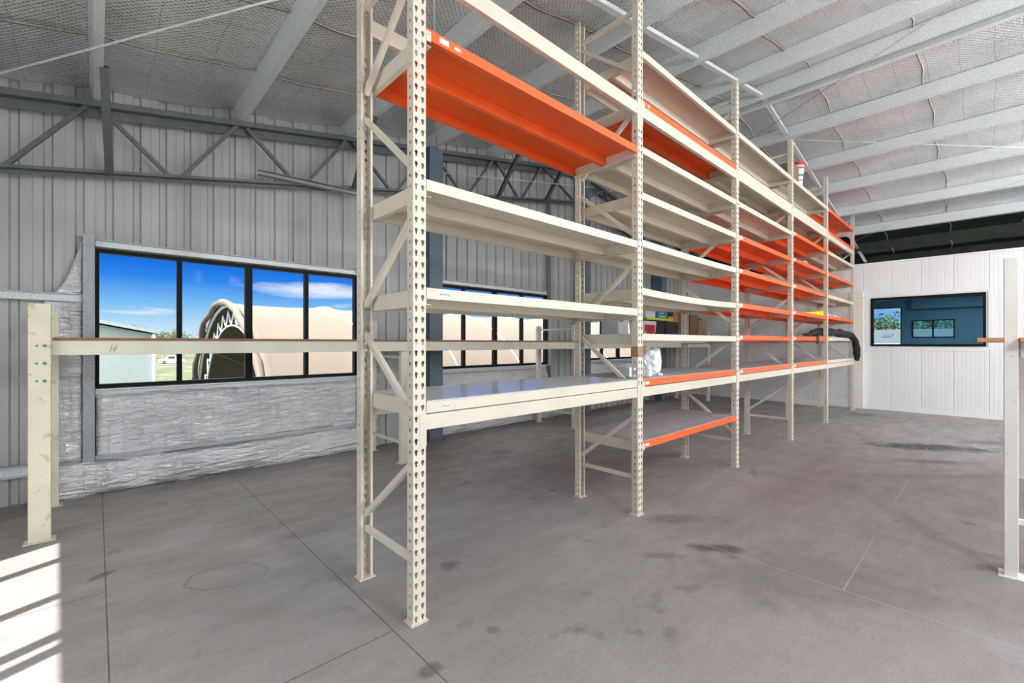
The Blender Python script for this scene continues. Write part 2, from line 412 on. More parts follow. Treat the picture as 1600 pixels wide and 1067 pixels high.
bl.add([(xo-.01,-.2,zl(-.2)),(xo-.01,4.85,zl(4.85)),(xo-.01,4.85,3.1),(xo-.01,-.2,3.1),(xo,-.2,zl(-.2)),(xo,4.85,zl(4.85)),(xo,4.85,3.1),(xo,-.2,3.1)], [(0,1,2,3),(7,6,5,4),(0,4,5,1),(1,5,6,2),(2,6,7,3),(3,7,4,0)])
single('window_awning', bl, M['white'], 'white awning hanging slightly askew over the near window, out of view', 'awning', (xo,2.3,2.74))
w4 = struct('window_4', mb, M['black'], label='black framed window letting sun onto the floor')
mb = MB(); cu = [U0, .5, 8.6, 9.0, 15.0, U1]
for i in range(5):
    if i in (1, 3):
        n = 10
        a, b_ = cu[i], cu[i+1]
        mb.box(a, V0-T, 3.9, b_, V0, 4.9)
    else: mb.box(cu[i], V0-T, 0, cu[i+1], V0, 4.9)
for a, b_ in zip([U0, UR], [UR, U1]):
    za, zb = rz(a)+PD, rz(b_)+PD
    mb.add([(a,V0-T,4.3),(b_,V0-T,4.3),(b_,V0-T,zb),(a,V0-T,za),(a,V0,4.3),(b_,V0,4.3),(b_,V0,zb),(a,V0,za)], [(0,1,2,3),(7,6,5,4),(0,4,5,1),(3,2,6,7)])
struct('wall_right', mb, M['clad'], label='grey steel side wall with two open doorways')

# partition (u = UP) with window, office behind it
UP = 15.6; UO = 20.0; PT = 3.97
mb = MB(); wallu(mb, UP, UP+.1, [(.043, 2.215, 1.73, 3.04)], V0, W, PT)
struct('wall_far', mb, M['panel'], label='white panel partition wall with a long dark window')
mb = MB()
mb.box(UP+.1, V0, 3.40, UO, W, 3.46); struct('ceiling_office', mb, M['room'])
mb = MB()
FO = [(2.02, 2.92, 1.2, 3.04), (.74, 1.76, 2.0, 2.58)]
wallu(mb, UO, UO+.1, [FO[1], FO[0]], -6, W, 3.42)
mb.box(UP+.1, -3.1, 0, UO, -3.0, 3.4); mb.box(UP+.1, 5.0, 0, UO, 5.1, 3.4)
mb.box(UO-.25, -1.5, 2.95, UO, 1.75, 3.38)
struct('wall_office', mb, M['room'], label='blue grey office wall seen through the partition window')
mb = MB(); wallu(mb, U1-.02, U1+.1, [], V0, W, rz(U1)+PD); 
mb.v = []; mb.f = []; mb.m = []
mb.box(U1, V0, 3.46, U1+.1, W, rz(U1)+PD+.1); mb.box(U1, V0, 0, U1+.1, -3.1, 3.46); mb.box(U1, 5.1, 0, U1+.1, W, 3.46)
struct('wall_end', mb, M['clad'])
T = thing('office_ceiling_lamp', 'flat ceiling lamp inside the office behind the partition', 'lamp', (17.8, .3, 3.37))  # fill light added to brighten the office room
mb = MB(); mb.box(17.3, 0, 3.375, 18.3, .6, 3.40); part('housing', mb, M['trimw'], T)
ld = bpy.data.lights.new('office_light', 'AREA'); ld.shape = 'RECTANGLE'; ld.size = .9; ld.size_y = .5; ld.energy = 40; ld.color = (.9,.96,1)
lo = bpy.data.objects.new('office_light', ld); COL.objects.link(lo); lo.location = (0,.0,-.01); lo.parent = T
# partition trim: base, window surround, panel lines
mb = MB(); mb.box(UP-.018, V0, 0, UP, W, .10); struct('baseboard_far', mb, M['trimw'])
mb = MB(); mb.box(UP-.03, V0, PT, UP+.13, W, PT+.05); struct('trim_1', mb, M['trimw'])
mb = MB()
a0, a1, z0, z1 = -.06, 2.32, 1.63, 3.14
for q in ((a0,z0,a1,z0+.07),(a0,z1-.07,a1,z1),(a0,z0+.07,a0+.07,z1-.07),(a1-.07,z0+.07,a1,z1-.07)): mb.box(UP-.016, q[0], q[1], UP, q[2], q[3])
struct('trim_2', mb, M['trimw'])
mb = MB()
a0, a1, z0, z1 = .043, 2.215, 1.73, 3.04
for q in ((a0,z0,a1,z0+.06),(a0,z1-.07,a1,z1),(a0,z0+.06,a0+.055,z1-.07),(a1-.05,z0+.06,a1,z1-.07)): mb.box(UP-.03, q[0], q[1], UP+.11, q[2], q[3])
w5 = struct('window_5', mb, M['black'], label='long black framed window in the white partition')
mb = MB(); mb.box(UP+.04, a0+.04, z0+.04, UP+.046, a1-.04, z1-.05); struct('pane', mb, M['glassb'], parent=w5)
for i, f in enumerate(FO):
    mb = MB(); a0, a1, z0, z1 = f
    mb.box(UO-.02, a0, z0, UO+.12, a0+.03, z1); mb.box(UO-.02, a1-.03, z0, UO+.12, a1, z1); mb.box(UO-.02, a0, z0, UO+.12, a1, z0+.03); mb.box(UO-.02, a0, z1-.03, UO+.12, a1, z1)
    if i: mb.box(UO-.02, (a0+a1)/2-.02, z0, UO+.12, (a0+a1)/2+.02, z1)
    wn = struct('window_%d' % (6+i), mb, M['black'])
    mb = MB(); mb.box(UO+.05, a0+.02, z0+.02, UO+.055, a1-.02, z1-.02); struct('pane', mb, M['glass'] if not i else M['glassc'], parent=wn)

# left wall windows
for i, (a, b_, z0, z1, mul) in enumerate(WIN):
    mb = MB(); f = .045; y0, y1 = W-.055, W+.04
    mb.box(a, y0, z0, b_, y1, z0+f); mb.box(a, y0, z1-f, b_, y1, z1); mb.box(a, y0, z0+f, a+f*.8, y1, z1-f); mb.box(b_-f*.8, y0, z0+f, b_, y1, z1-f)
    wn = struct('window_%d' % (i+1), mb, M['black'], label=['large black framed window of four panes left of the main racks', 'black framed window behind the nearest rack bay', 'black framed window behind the stacked boxes'][i])
    edges = [a+.03] + mul + [b_-.03]
    for k, x in enumerate(mul):
        mb = MB(); wd = .045 if k == 1 else .028; mb.box(x-wd, y0+.005, z0+f, x+wd, y1-.005, z1-f); struct('mullion', mb, M['black'], parent=wn)
    for x0, x1 in zip(edges, edges[1:]):
        mb = MB(); mb.box(x0, W-.008, z0+.02, x1, W-.003, z1-.02); struct('pane', mb, M['glass'], parent=wn)

# steel around the windows: girts, studs, heads and sills
def steel(name, box, label, cat, m='galv', group=None, lip=True):
    x0, y0, z0, x1, y1, z1 = box; mb = MB()
    if x1-x0 > z1-z0:
        h = z1-z0; ym, zm = (y0+y1)/2, (z0+z1)/2
        mb.chan((x0,ym,zm), (x1,ym,zm), y1-y0, h, t=.006)
    else: mb.box(*box)
    return single(name, mb, M[m], label, cat, ((x0+x1)/2, (y0+y1)/2, z0), group, bevel=.002)
steel('wall_stud', (-.118,7.26,0,-.014,7.38,3.10), 'speckled galvanised stud at the left side of the large left window', 'stud', 'galvw')
steel('wall_stud', (3.26,7.26,0,3.36,7.38,3.10), 'galvanised stud at the right side of the large left window, mostly behind the rack', 'stud', 'galvw')
steel('wall_stud', (8.05,7.24,0,8.15,7.38,rz(8.1)-.75), 'tall galvanised stud at the right side of the second window', 'stud', 'galvw')
steel('wall_stud', (12.88,7.26,0,12.98,7.38,3.4), 'galvanised stud at the right side of the farthest window on the cladding wall', 'stud', 'galvw')
for (a, b_, z0, z1, mul), nm in zip(WIN, ('large left window', 'second window behind the nearest rack bay', 'third window behind the boxes')):
    steel('head_rail', (a if a<4 or a>9 else 4.80, 7.27, z1+.012, b_, 7.36, z1+.10), 'galvanised head rail over the %s' % nm, 'rail')
    steel('sill_rail', (a if a<4 or a>9 else 4.80, 7.25, z0-.10, b_, 7.36, z0-.012), 'galvanised sill rail under the %s' % nm, 'rail')
    steel('wall_girt', (a if a<4 or a>9 else 4.80, 7.27, .335, b_, 7.36, .455), 'low galvanised girt over the foil under the %s' % nm, 'girt')
steel('wall_girt', (U0,7.27,2.29,-.122,7.36,2.385), 'galvanised girt left of the large left window at head height', 'girt')
steel('wall_girt', (U0,7.27,.325,-.122,7.36,.445), 'low galvanised girt left of the large left window', 'girt')
steel('wall_girt', (8.16,7.27,2.50,9.0,7.36,2.60), 'short galvanised girt between second and third windows', 'girt')
# foil blankets on the wall
def blanket(name, u0, u1, z0, z1, label, seed, amp=.04, topfn=None, out=0.0, m='foil', yb=7.345):
    mb = MB(); nu = max(10, int((u1-u0)/.045)); nz = max(8, int((z1-z0)/.045))
    def fn(a, c):
        u = u0+(u1-u0)*a; zt = topfn(a) if topfn else z1; z = z0+(zt-z0)*c
        e = min(1, 8*a, 8*(1-a))*min(1, 6*c, 6*(1-c))
        n = noise.noise(Vector((u*1.3, z*2.2, seed)))*amp + noise.noise(Vector((u*3+z*5, z*9-u*3, seed+3)))*amp*.28
        return (u, yb - abs(n)*1.3 - .015*e - out*math.sin(math.pi*min(1,c*1.0))*(1 if out else 0), z)
    mb.grid(fn, nu, nz)
    o = single(name, mb, M[m], label, 'insulation', ((u0+u1)/2, yb, z0), smooth=True); solid(o, .006, 1); return o
blanket('foil_blanket', -.0, 3.24, .44, 1.19, 'crumpled silver foil panel between sill and low girt under the large left window', 1)
blanket('foil_blanket', -.42, 3.25, .0, .40, 'crumpled silver foil skirt touching the floor under the large left window', 2, .07, out=.05, yb=7.28)
blanket('foil_blanket', -.44, -.12, .42, 2.30, 'hanging silver foil sheet behind the leftmost bench post', 3, .05)
blanket('foil_blanket', -.36, -.12, 2.385, 3.06, 'peeling triangular foil flap above the girt beside the left window', 4, .04, topfn=lambda a: 2.39+.68*a**1.6)
blanket('foil_blanket', 4.80, 8.02, .44, 1.22, 'crumpled grey foil panel under the second window', 5, .06)
blanket('foil_blanket', 4.80, 8.02, 0, .40, 'foil skirt touching the floor under the second window', 6, .05, out=.04, yb=7.28)
blanket('foil_blanket', 9.5, 12.85, .46, 1.27, 'loose foil sheeting under the third window', 8, .05, m='foil')
blanket('foil_blanket', 3.37, 3.62, 0, 2.2, 'narrow foil strip right of the large left window, between the rack posts', 9, .05)

# columns
def column(u0, u1, v0, label):
    t_ = thing('steel_column', label, 'column', ((u0+u1)/2, (v0+7.34)/2, 0))
    zt = rz((u0+u1)/2)-.02
    mb = MB(); mb.box(u0, v0, 0, u1, v0+.016, zt); mb.box(u0, 7.324, 0, u1, 7.34, zt); mb.box(u0+.03, v0+.016, 0, u0+.042, 7.324, zt)
    part('shaft', mb, M['colm'], t_, bevel=.002)
    mb = MB(); mb.box(u0-.04, v0-.04, 0, u1+.04, 7.36, .016)
    part('base_plate', mb, M['colm'], t_)
    mb = MB()
    for x in (u0+.03, u1-.03):
        mb.cyl((x, v0-.02), .012, .012, .016, .05, 6)
    part('anchor_bolt', mb, M['bolt'], t_)
column(4.48, 4.77, 7.02, 'blue grey steel column between the large left window and the second window')
column(9.12, 9.34, 7.02, 'dark steel column behind the second rack frame')
column(13.0, 13.30, 7.02, 'blue grey steel column near the far corner, behind the cartons')

# truss along the window wall
tr = thing('roof_truss', 'grey steel roof truss running along the window wall', 'truss', (UR, 7.2, 0))
def bz(u): return rz(u) - .83
mb = MB()
for a, b_ in ((U0, UR), (UR, U1)):
    mb.bar((a,7.19,rz(a)-.035), (b_,7.19,rz(b_)-.035), .10, .07)
    mb.bar((a,7.25,rz(a)-.12), (b_,7.25,rz(b_)-.12), .012, .10)
part('top_chord', mb, M['trussm'], tr)
mb = MB()
for a, b_ in ((U0, UR), (UR, U1)):
    mb.bar((a,7.19,bz(a)), (b_,7.19,bz(b_)), .09, .035); mb.bar((a,7.235,bz(a)-.03), (b_,7.235,bz(b_)-.03), .01, .06)
part('bottom_chord', mb, M['trussm'], tr)
tops = [-1.57, -.02, 1.5, 3.05, 4.62, 6.2, 7.7]; tops += [2*UR-x for x in tops[::-1]]
for a, b_ in zip(tops, tops[1:]):
    mid_ = (a+b_)/2
    for p_, q_ in (((a+.06,7.19,rz(a)-.07), (mid_-.06,7.19,bz(mid_))), ((mid_+.06,7.19,bz(mid_)), (b_-.06,7.19,rz(b_)-.07))):
        mb = MB(); mb.bar(p_, q_, .045, .045); part('web_member', mb, M['trussm'], tr)
for u, l in ((.06, 'at the far left, under the first purlins'), (3.05, 'behind the first tall rack frame'), (6.2, 'left of its twin over the second window'), (7.7, 'right of its twin over the second window')):
    mb = MB(); a, b_ = (u+.05, 7.13, bz(u)-.01), (u, 6.28, rz(u)+.02)
    mb.chan(a, b_, .075, .06, t=.005)
    single('fly_brace', mb, M['trussm'], 'slanting steel brace from truss to purlin %s' % l, 'brace', a)
mb = MB(); mb.chan((1.68,7.10,4.24), (3.3,7.10,4.28), .09, .07, t=.005)
single('steel_offcut', mb, M['galvw'], 'loose channel offcut lying along the lower chord of the wall truss', 'steel section', (2.4,7.08,4.24))

# purlins
def onth(i): return ['first','second','third','fourth','fifth','sixth','seventh','eighth','ninth','tenth','eleventh','twelfth','thirteenth','fourteenth','fifteenth','sixteenth','seventeenth'][i]
sl = math.atan(SL)
for i, u in enumerate(PU):
    a = -sl if u <= UR else sl
    mb = MB()
    prof = [(0,0),(.075,0),(.075,.018),(.071,.018),(.071,.004),(.004,.004),(.004,PD-.004),(.071,PD-.004),(.071,PD-.018),(.075,PD-.018),(.075,PD),(0,PD)]
    ca, sa = math.cos(a), math.sin(a)
    pr = [(x*ca + y*math.sin(a), -x*math.sin(a) + y*ca) for x, y in prof]
    n = len(pr); y0, y1 = V0, W
    vs = [(u+x, y0, rz(u)+z) for x, z in pr] + [(u+x, y1, rz(u)+z) for x, z in pr]
    mb.add(vs, [(k, (k+1) % n, n+(k+1) % n, n+k) for k in range(n)] + [list(range(n))[::-1], list(range(n, 2*n))])
    for k in range(24):        # screw heads along the web
        y = -1+.35*k; mb.box(u-.005+.2*math.sin(a), y, rz(u)+.19, u+.001+.2*math.sin(a), y+.012, rz(u)+.202)
    side = 'rising slope' if u <= UR else 'falling slope'
    k = i+1 if u <= UR else i-7
    single('roof_purlin', mb, M['galv'] if u < 17 else M['darkroof'], '%s %s roof purlin on the %s, counted from %s' % (onth(k-1), 'galvanised' if u < 17 else 'dark', side, 'the left' if u <= UR else 'the ridge'), 'purlin', (u, 0, rz(u)), 'roof purlins')  # last purlins carry the painted roof shade too
# bridging between purlins
nb = 0
for v in (2.82,):
    for a, b_ in zip(PU, PU[1:]):
        mb = MB(); x0, x1 = a+.08, b_-.01
        if x1-x0 < .1: continue
        mb.chan((x0,v,rz(x0)+.075), (x1,v,rz(x1)+.075), .07, .05, up=(0,0,-1), t=.004)
        single('purlin_bridging', mb, M['galv'], 'short galvanised bridging bar between the %s and %s roof purlins from the left' % (onth(nb), onth(nb+1)), 'bridging', (x0, v, rz(x0)), 'bridging bars between purlins'); nb += 1
# bracing rods
def rod(pts, label, r=.008):
    mb = MB(); mb.tube(pts, r, 8); single('brace_rod', mb, M['galv'], label, 'rod', pts[0], smooth=True)
rod([(-1.3,7.3,4.36),(-.7,6.67,4.47),(.85,4.61,4.74),(4.4,-.1,5.35)], 'thin steel bracing rod crossing the roof at upper left', .010)
rod([(4.62,7.0,5.40),(2.35,3.61,5.00),(-.1,0,4.58)], 'thin bracing rod running from the column top towards the camera', .007)
rod([(9.9,3.6,5.95),(7.71,.3,5.97),(5.5,-3.1,5.58)], 'thin diagonal bracing wire under the ridge, upper right', .006)
rod([(9.7,3.2,5.93),(12.64,-.45,5.45),(15.6,-4.1,4.92)], 'thin level bracing wire crossing the right side of the roof', .006)
rod([(17.6,4.1,4.60),(15.39,1.67,4.98),(14.04,-.5,5.2),(12.6,-2.6,5.45)], 'thin bracing wire low over the partition at right', .005)
rod([(4.8,7.1,5.05),(8.9,6.6,5.62)], 'thin rod between the column and the ridge behind the orange shelf', .008)

# ------------------------------------------------------------------ main pallet racking
FU = [1.471, 4.128, 6.786, 9.457, 12.102, 15.0]
FH = [4.62, 5.56, 5.60, 5.60, 5.60, 5.36]
VF, PWD, PDP, DEP = 2.5, .095, .07, .832        # front plane, post width, post depth, overall depth
PIT = .071
def post_mesh(h, name):
    mb = MB(); n = int(h/PIT); z0 = 0
    cell = h/n
    kh = []                                      # keyhole outline, round top with a narrower tail
    for k in range(10):
        a = R(235 - 290*k/9); kh.append((.0125*math.cos(a), .0125*math.sin(a)+.006))
    kh += [(.0045,-.021), (-.0045,-.021)]
    def ring(cx, cz, w, h_, hole, plane):
        m_ = len(hole); out = []
        for (x, z) in hole:
            ang = math.atan2(z/h_, x/w); c_, s_ = math.cos(ang), math.sin(ang); sc = 1/max(abs(c_), abs(s_))
            out.append((c_*sc*w/2, s_*sc*h_/2))
        if m_ == 12:
            # snap to include corners
            for cx_, cz_ in ((w/2,h_/2),(w/2,-h_/2),(-w/2,-h_/2),(-w/2,h_/2)):
                j = min(range(m_), key=lambda q: (out[q][0]-cx_)**2+(out[q][1]-cz_)**2); out[j] = (cx_, cz_)
        P = [plane(cx+x, cz+z) for x, z in out] + [plane(cx+x, cz+z) for x, z in hole]
        mb.add(P, [(k, (k+1) % m_, m_+(k+1) % m_, m_+k) for k in range(m_)])
    sq = [(.010,.0115),(.010,-.0115),(-.010,-.0115),(-.010,.0115)]
    for i in range(n):
        cz = (i+.5)*cell
        for s in (-1, 1): ring(PWD/2 + s*PWD/4, cz, PWD/2, cell, kh, lambda a, b: (a, 0, b))
        for x in (0, PWD): ring(PDP/2, cz, PDP, cell, sq, lambda a, b, x=x: (x, a, b))
    for x, s in ((0, 1), (PWD, -1)):
        mb.quad((x,PDP,0),(x+s*.016,PDP,0),(x+s*.016,PDP,h),(x,PDP,h))
    return mb.mesh(name, M['cream'])
pm = {}
def make_post(parent, h, rear):
    if h not in pm: pm[h] = post_mesh(h, 'post')
    o = put('rear_post' if rear else 'front_post', pm[h], (PWD, DEP, 0) if rear else (0,0,0), parent)
    if rear: o.rotation_euler = (0,0,math.pi)
    solid(o, .0025, 0)
    return o
zig = [(.49,1.03,0),(1.31,1.87,1),(2.09,2.65,0),(2.94,3.52,1),(3.72,4.27,0),(4.68,5.24,1)]
bracem = {}
def frame(i, label):
    h = FH[i]; F = thing('rack_upright_frame', label, 'rack frame', (FU[i], VF, 0), 'tall cream rack frames of the main row')
    make_post(F, h, False); make_post(F, h, True)
    x = PWD/2; ya, yb = PDP-.01, DEP-PDP+.01
    segs = [('h', .385, .385)]
    for lo, hi, d in zig:
        if hi > h-.1: continue
        segs.append(('d', lo, hi) if (d == 0) != (i == 2) else ('e', lo, hi))
    segs.append(('h', h-.24, h-.24))
    for k, za, zb in segs:
        key = (k, round(za,3), round(zb,3))
        if key not in bracem:
            mb = MB()
            # 'd' climbs from rear to front, 'e' from front to rear
            p, q = ((x,ya,zb),(x,yb,za)) if k == 'd' else ((x,ya,za),(x,yb,zb))
            if k == 'h': q = (x,yb,za)
            mb.chan(p, q, .038, .038, t=.003); bracem[key] = mb.mesh('brace', M['cream'])
        put('horizontal_brace' if k == 'h' else 'diagonal_brace', bracem[key], (0,0,0), F)
    for y in (-.02, DEP-PDP-.03):
        key = ('foot', y)
        if key not in bracem:
            mb = MB(); mb.box(-.016, y+.005, 0, PWD+.016, y+PDP+.045, .006)
            for bx, by in ((-.007, y+.018), (PWD+.007, y+PDP+.03)): mb.cyl((bx,by), .007, .007, .006, .018, 6)
            bracem[key] = mb.mesh('foot_plate', M['cream'])
        put('foot_plate', bracem[key], (0,0,0), F)
    return F
for i, l in enumerate(['nearest tall cream rack frame, its top cut off by the picture edge', 'second tall cream rack frame from the camera', 'third tall cream rack frame from the camera', 'fourth tall cream rack frame from the camera', 'fifth tall cream rack frame from the camera', 'farthest tall cream rack frame, beside the white partition']):
    F_ = frame(i, l)
    if i == 1:
        mb = MB(); mb.box(-.0045, .002, 1.66, -.002, .068, 1.77); mb.box(-.0045, -.0045, 1.66, PWD+.0045, -.002, 1.77)
        part('tape_patch', mb, M['card'], F_, off=(0,0,0), label='brown tape patch around the post')

BAYN = ['nearest bay', 'second bay', 'third bay', 'fourth bay', 'farthest bay']
# shelf trays
traym = {}
def tray_meshes(L, colr):
    key = (round(L,3), colr)
    if key in traym: return traym[key]
    c = M[colr]; D = DEP-.004
    mb = MB()
    nseg = 1
    mb.box(0, 0, -.004, L, D, 0)                              # deck
    mb.box(0, 0, -.072, L, .003, -.004); mb.box(0, .003, -.072, L, .034, -.069)       # front edge and lip
    mb.box(0, D-.003, -.098, L, D, -.004); mb.box(0, D-.034, -.098, L, D-.003, -.095)  # rear edge
    tray = mb.mesh('tray', c)
    mb = MB(); y = D*.47
    mb.box(.0, y, -.098, L, y+.003, -.005); mb.box(0, y+.003, -.098, L, y+.042, -.094); mb.box(0, y+.042, -.098, L, y+.045, -.005)
    rib = mb.mesh('centre_rib', c)
    mb = MB(); mb.box(-.004, 0.004, -.112, 0, D-.004, 0); mb.box(0, .004, -.112, .036, D-.004, -.108)
    endl = mb.mesh('end_plate', M['cream'])
    mb = MB(); mb.box(L, 0.004, -.112, L+.004, D-.004, 0); mb.box(L-.036, .004, -.112, L, D-.004, -.108)
    endr = mb.mesh('end_plate', M['cream'])
    mb = MB(); mb.box(-.006, -.004, -.085, .030, -.0005, -.018); mb.cyl((.012,-.004), .006, .006, -.04, -.03, 6)
    cl = mb.mesh('clip', M['cream'])
    traym[key] = (tray, rib, endl, endr, cl); return traym[key]
def sticker(T, x, z, w, h, m='white', y=-.0012, ink=None):
    mb = MB(); mb.box(x, y, z, x+w, y+.001, z+h)
    if ink:
        mb.box(x+.004, y-.0008, z+h*.2, x+.008, y, z+h*.8, 1); mb.box(x+w-.008, y-.0008, z+h*.2, x+w-.004, y, z+h*.8, 1)
        mb.box(x+.012, y-.0008, z+h*.45, x+w-.012, y, z+h*.62, 1)
    o = put('sticker', mb.mesh('sticker', [M[m], M[ink or 'ink']]), (0,0,0), T); o['label'] = 'small white sticker'
    return o
def tray(bay, z, colr, label, board=None, sag=0, stick=None, ytop=None):
    u0, u1 = FU[bay]+PWD+.008, FU[bay+1]-.008; L = u1-u0
    T = thing('shelf_tray', label, 'shelf', (u0, VF, z), 'pressed steel shelf trays of the main racks')
    me = tray_meshes(L, colr)
    if sag:
        me = [m_.copy() for m_ in me]
        import bmesh
        for m_ in me[:2]:
            bm = bmesh.new(); bm.from_mesh(m_)
            for k in range(1, 10):
                bmesh.ops.bisect_plane(bm, geom=bm.verts[:]+bm.edges[:]+bm.faces[:], plane_co=(L*k/10,0,0), plane_no=(1,0,0))
            for v in bm.verts: v.co.z -= sag*4*(v.co.x/L)*(1-v.co.x/L)
            bm.to_mesh(m_); bm.free()
    put('tray', me[0], (0,0,0), T); put('centre_rib', me[1], (0,0,0), T); put('end_plate', me[2], (0,0,0), T); put('end_plate', me[3], (0,0,0), T)
    if colr == 'orange': put('clip', me[4], (0,0,0), T)
    if board:
        mb = MB(); mb.box(.006, .006, 0, L-.006, DEP-.01, .008); o = put('deck_sheet', mb.mesh('deck_sheet', M[board]), (0,0,.0005), T); o['label'] = 'grey sheet covering the shelf'
    for s in (stick or []): sticker(T, *s)
    return T
beamm = {}
def beam(bay, z0, z1, rear, label):
    u0, u1 = FU[bay]+PWD+.003, FU[bay+1]-.003; L = u1-u0
    v = VF+DEP-.046 if rear else VF+.001
    B = thing('rack_beam', label, 'beam', (u0, v, z0), 'cream load beams of the main racks')
    key = (round(L,3), round(z1-z0,3))
    if key not in beamm:
        h = z1-z0
        mb = MB(); mb.box(0, 0, 0, L, .045, h); me = mb.mesh('beam', M['cream'])
        c = []
        for x0, x1 in ((-.048, 0), (L, L+.048)):
            mb = MB(); mb.sweep([(x0, -.10),(x0+.008,-.115),(x1-.008,-.115),(x1,-.10),(x1,h+.0),(x0,h+.0)], (0,-.0055,0), (0,-.0015,0)) if False else None
            xs_ = [(x0,-.09),(x0+.012,-.11),(x1-.012,-.11),(x1,-.09),(x1,h),(x0,h)]
            vs = [(x,-.0055,z) for x, z in xs_] + [(x,-.0015,z) for x, z in xs_]
            mb.add(vs, [tuple(range(6)), tuple(range(11,5,-1))] + [(k, 6+k, 6+(k+1) % 6, (k+1) % 6) for k in range(6)])
            xe = L if x0 >= L-.001 else 0
            mb.box(xe-.0035 if x0 >= L-.001 else 0, -.0015, -.11, xe if x0 >= L-.001 else .0035, .058, h)
            for zz in (-.08, -.03, h*.45): mb.tube([((x0+x1)/2, -.0085, zz), ((x0+x1)/2, -.005, zz)], .006, 8)
            c.append(mb.mesh('connector', M['cream']))
        beamm[key] = (me, c)
    me, c = beamm[key]
    o = put('beam_section', me, (0,0,0), B); bev(o, .003)
    for m_ in c:
        k = put('end_connector', m_, (0, .051 if rear else 0, 0), B)
    return B
for b in range(5):
    for z0, z1, nm in ((1.238, 1.338, 'lower'), (4.20, 4.325, 'upper')):
        beam(b, z0, z1, False, '%s front load beam of the %s' % (nm, BAYN[b]))
        beam(b, z0, z1, True, '%s rear load beam of the %s' % (nm, BAYN[b]))
LV = {  # bay: list of (z, colour)
 0: [(1.418,'cream'), (2.165,'cream'), (2.872,'cream'), (3.86,'orange')],
 1: [(.757,'orange'), (1.42,'orange'), (1.905,'cream'), (2.39,'cream'), (2.90,'cream'), (3.40,'cream'), (3.885,'cream'), (4.385,'orange'), (4.905,'cream')],
 2: [(1.42,'orange'), (1.925,'orange'), (2.40,'orange'), (2.91,'orange'), (3.40,'orange'), (3.885,'cream'), (4.385,'cream'), (4.905,'cream')],
 3: [(1.42,'orange'), (1.935,'orange'), (2.42,'orange'), (2.92,'orange'), (3.42,'orange'), (3.91,'orange'), (4.385,'cream'), (4.905,'cream')],
 4: [(1.42,'cream'), (1.94,'cream'), (2.44,'orange'), (2.92,'cream'), (3.43,'orange'), (3.92,'cream'), (4.385,'orange'), (4.905,'orange')]}
ORD = ['lowest', 'second', 'third', 'fourth', 'fifth', 'sixth', 'seventh', 'eighth', 'ninth']
for b, lv in LV.items():
    for k, (z, c) in enumerate(lv):
        lab = '%s steel shelf, %s in the %s' % (c, ('topmost' if k == len(lv)-1 else ORD[k]+' from the floor' if k == 0 else ORD[k]+' up'), BAYN[b])
        if k == 0: lab = '%s steel shelf, lowest in the %s' % (c, BAYN[b])
        board = None; st = []; sg = 0
        if b == 0 and k == 0: board = 'glossb'; st = [(.11,-.055,.075,.034,'white',-.0012,'green')]
        if b == 0 and k == 1: st = [(.10,-.055,.075,.034,'white',-.0012,'ink')]
        if b == 0 and k == 3: st = [(.10,-.052,.075,.036), (.22,-.045,.05,.02)]
        if b == 1 and k in (0, 1): board = 'greyb'; st = [(.05,-.055,.08,.03)]
        if b in (2,3) and k == 0: board = 'greyb'; st = [(.05,-.055,.10,.04)]
        if b == 1 and k == 3: sg = .022
        if b == 1 and k == 4: sg = .01
        if b in (2,3) and 0 < k < 6 and c == 'orange': st = [(.05,-.058,.09,.045)]
        if b == 1 and k == 7: st = [(.10,-.05,.03,.03)]
        tray(b, z, c, lab, board, sg, st)

# ------------------------------------------------------------------ low bench rack along the window wall
def wpost(mb, u, v, h, w=.145, d=.075): mb.box(u, v, 0, u+w, v+d, h)
def bench_frame(u, h, label, mpost, v0=6.0, v1=7.05, w=.145, rails=None, cat='rack frame', grp=None):
    F = thing('bench_rack_frame', label, cat, (u, v0, 0), grp)
    for v in (v0, v1):
        mb = MB(); wpost(mb, u, v, h, w); o = part('post', mb, M[mpost], F, bevel=.004)
        mb = MB()
        for zz in (1.78, 1.62, 1.46):
            for q, rr in ((.055,.010), (.105,.015)):
                if zz < h: mb.tube([(u+q, v-.003, zz), (u+q, v+.006, zz)], rr, 10)
        if v == v0 and h > 2: sub('bolt_hole', mb, M['bolt'], o, F.location, label='dark oval bolt holes')
        mb = MB(); mb.box(u-.03, v-.03, 0, u+w+.03, v+.105, .008); part('foot_plate', mb, M[mpost], F)
    for z in (rails or (.30, .78, h-.09)):
        mb = MB(); mb.box(u+w/2-.02, v0+.075, z-.02, u+w/2+.02, v1, z+.02); part('cross_rail', mb, M[mpost], F)
    return F
BG = 'low bench rack frames by the window wall'
bench_frame(-.45, 2.165, 'wide chipped cream bench rack post frame at the far left, rusty near its foot', 'rustpost', v0=5.87, grp=BG)
bench_frame(3.33, 1.685, 'low bench rack frame seen through the nearest tall frame', 'bench', w=.11, grp=BG)
bench_frame(7.40, 2.20, 'bench rack frame in front of the second window', 'bench', w=.11, grp=BG)
bench_frame(14.0, 2.17, 'bench rack frame near the far corner by the white partition', 'bench', grp=BG)
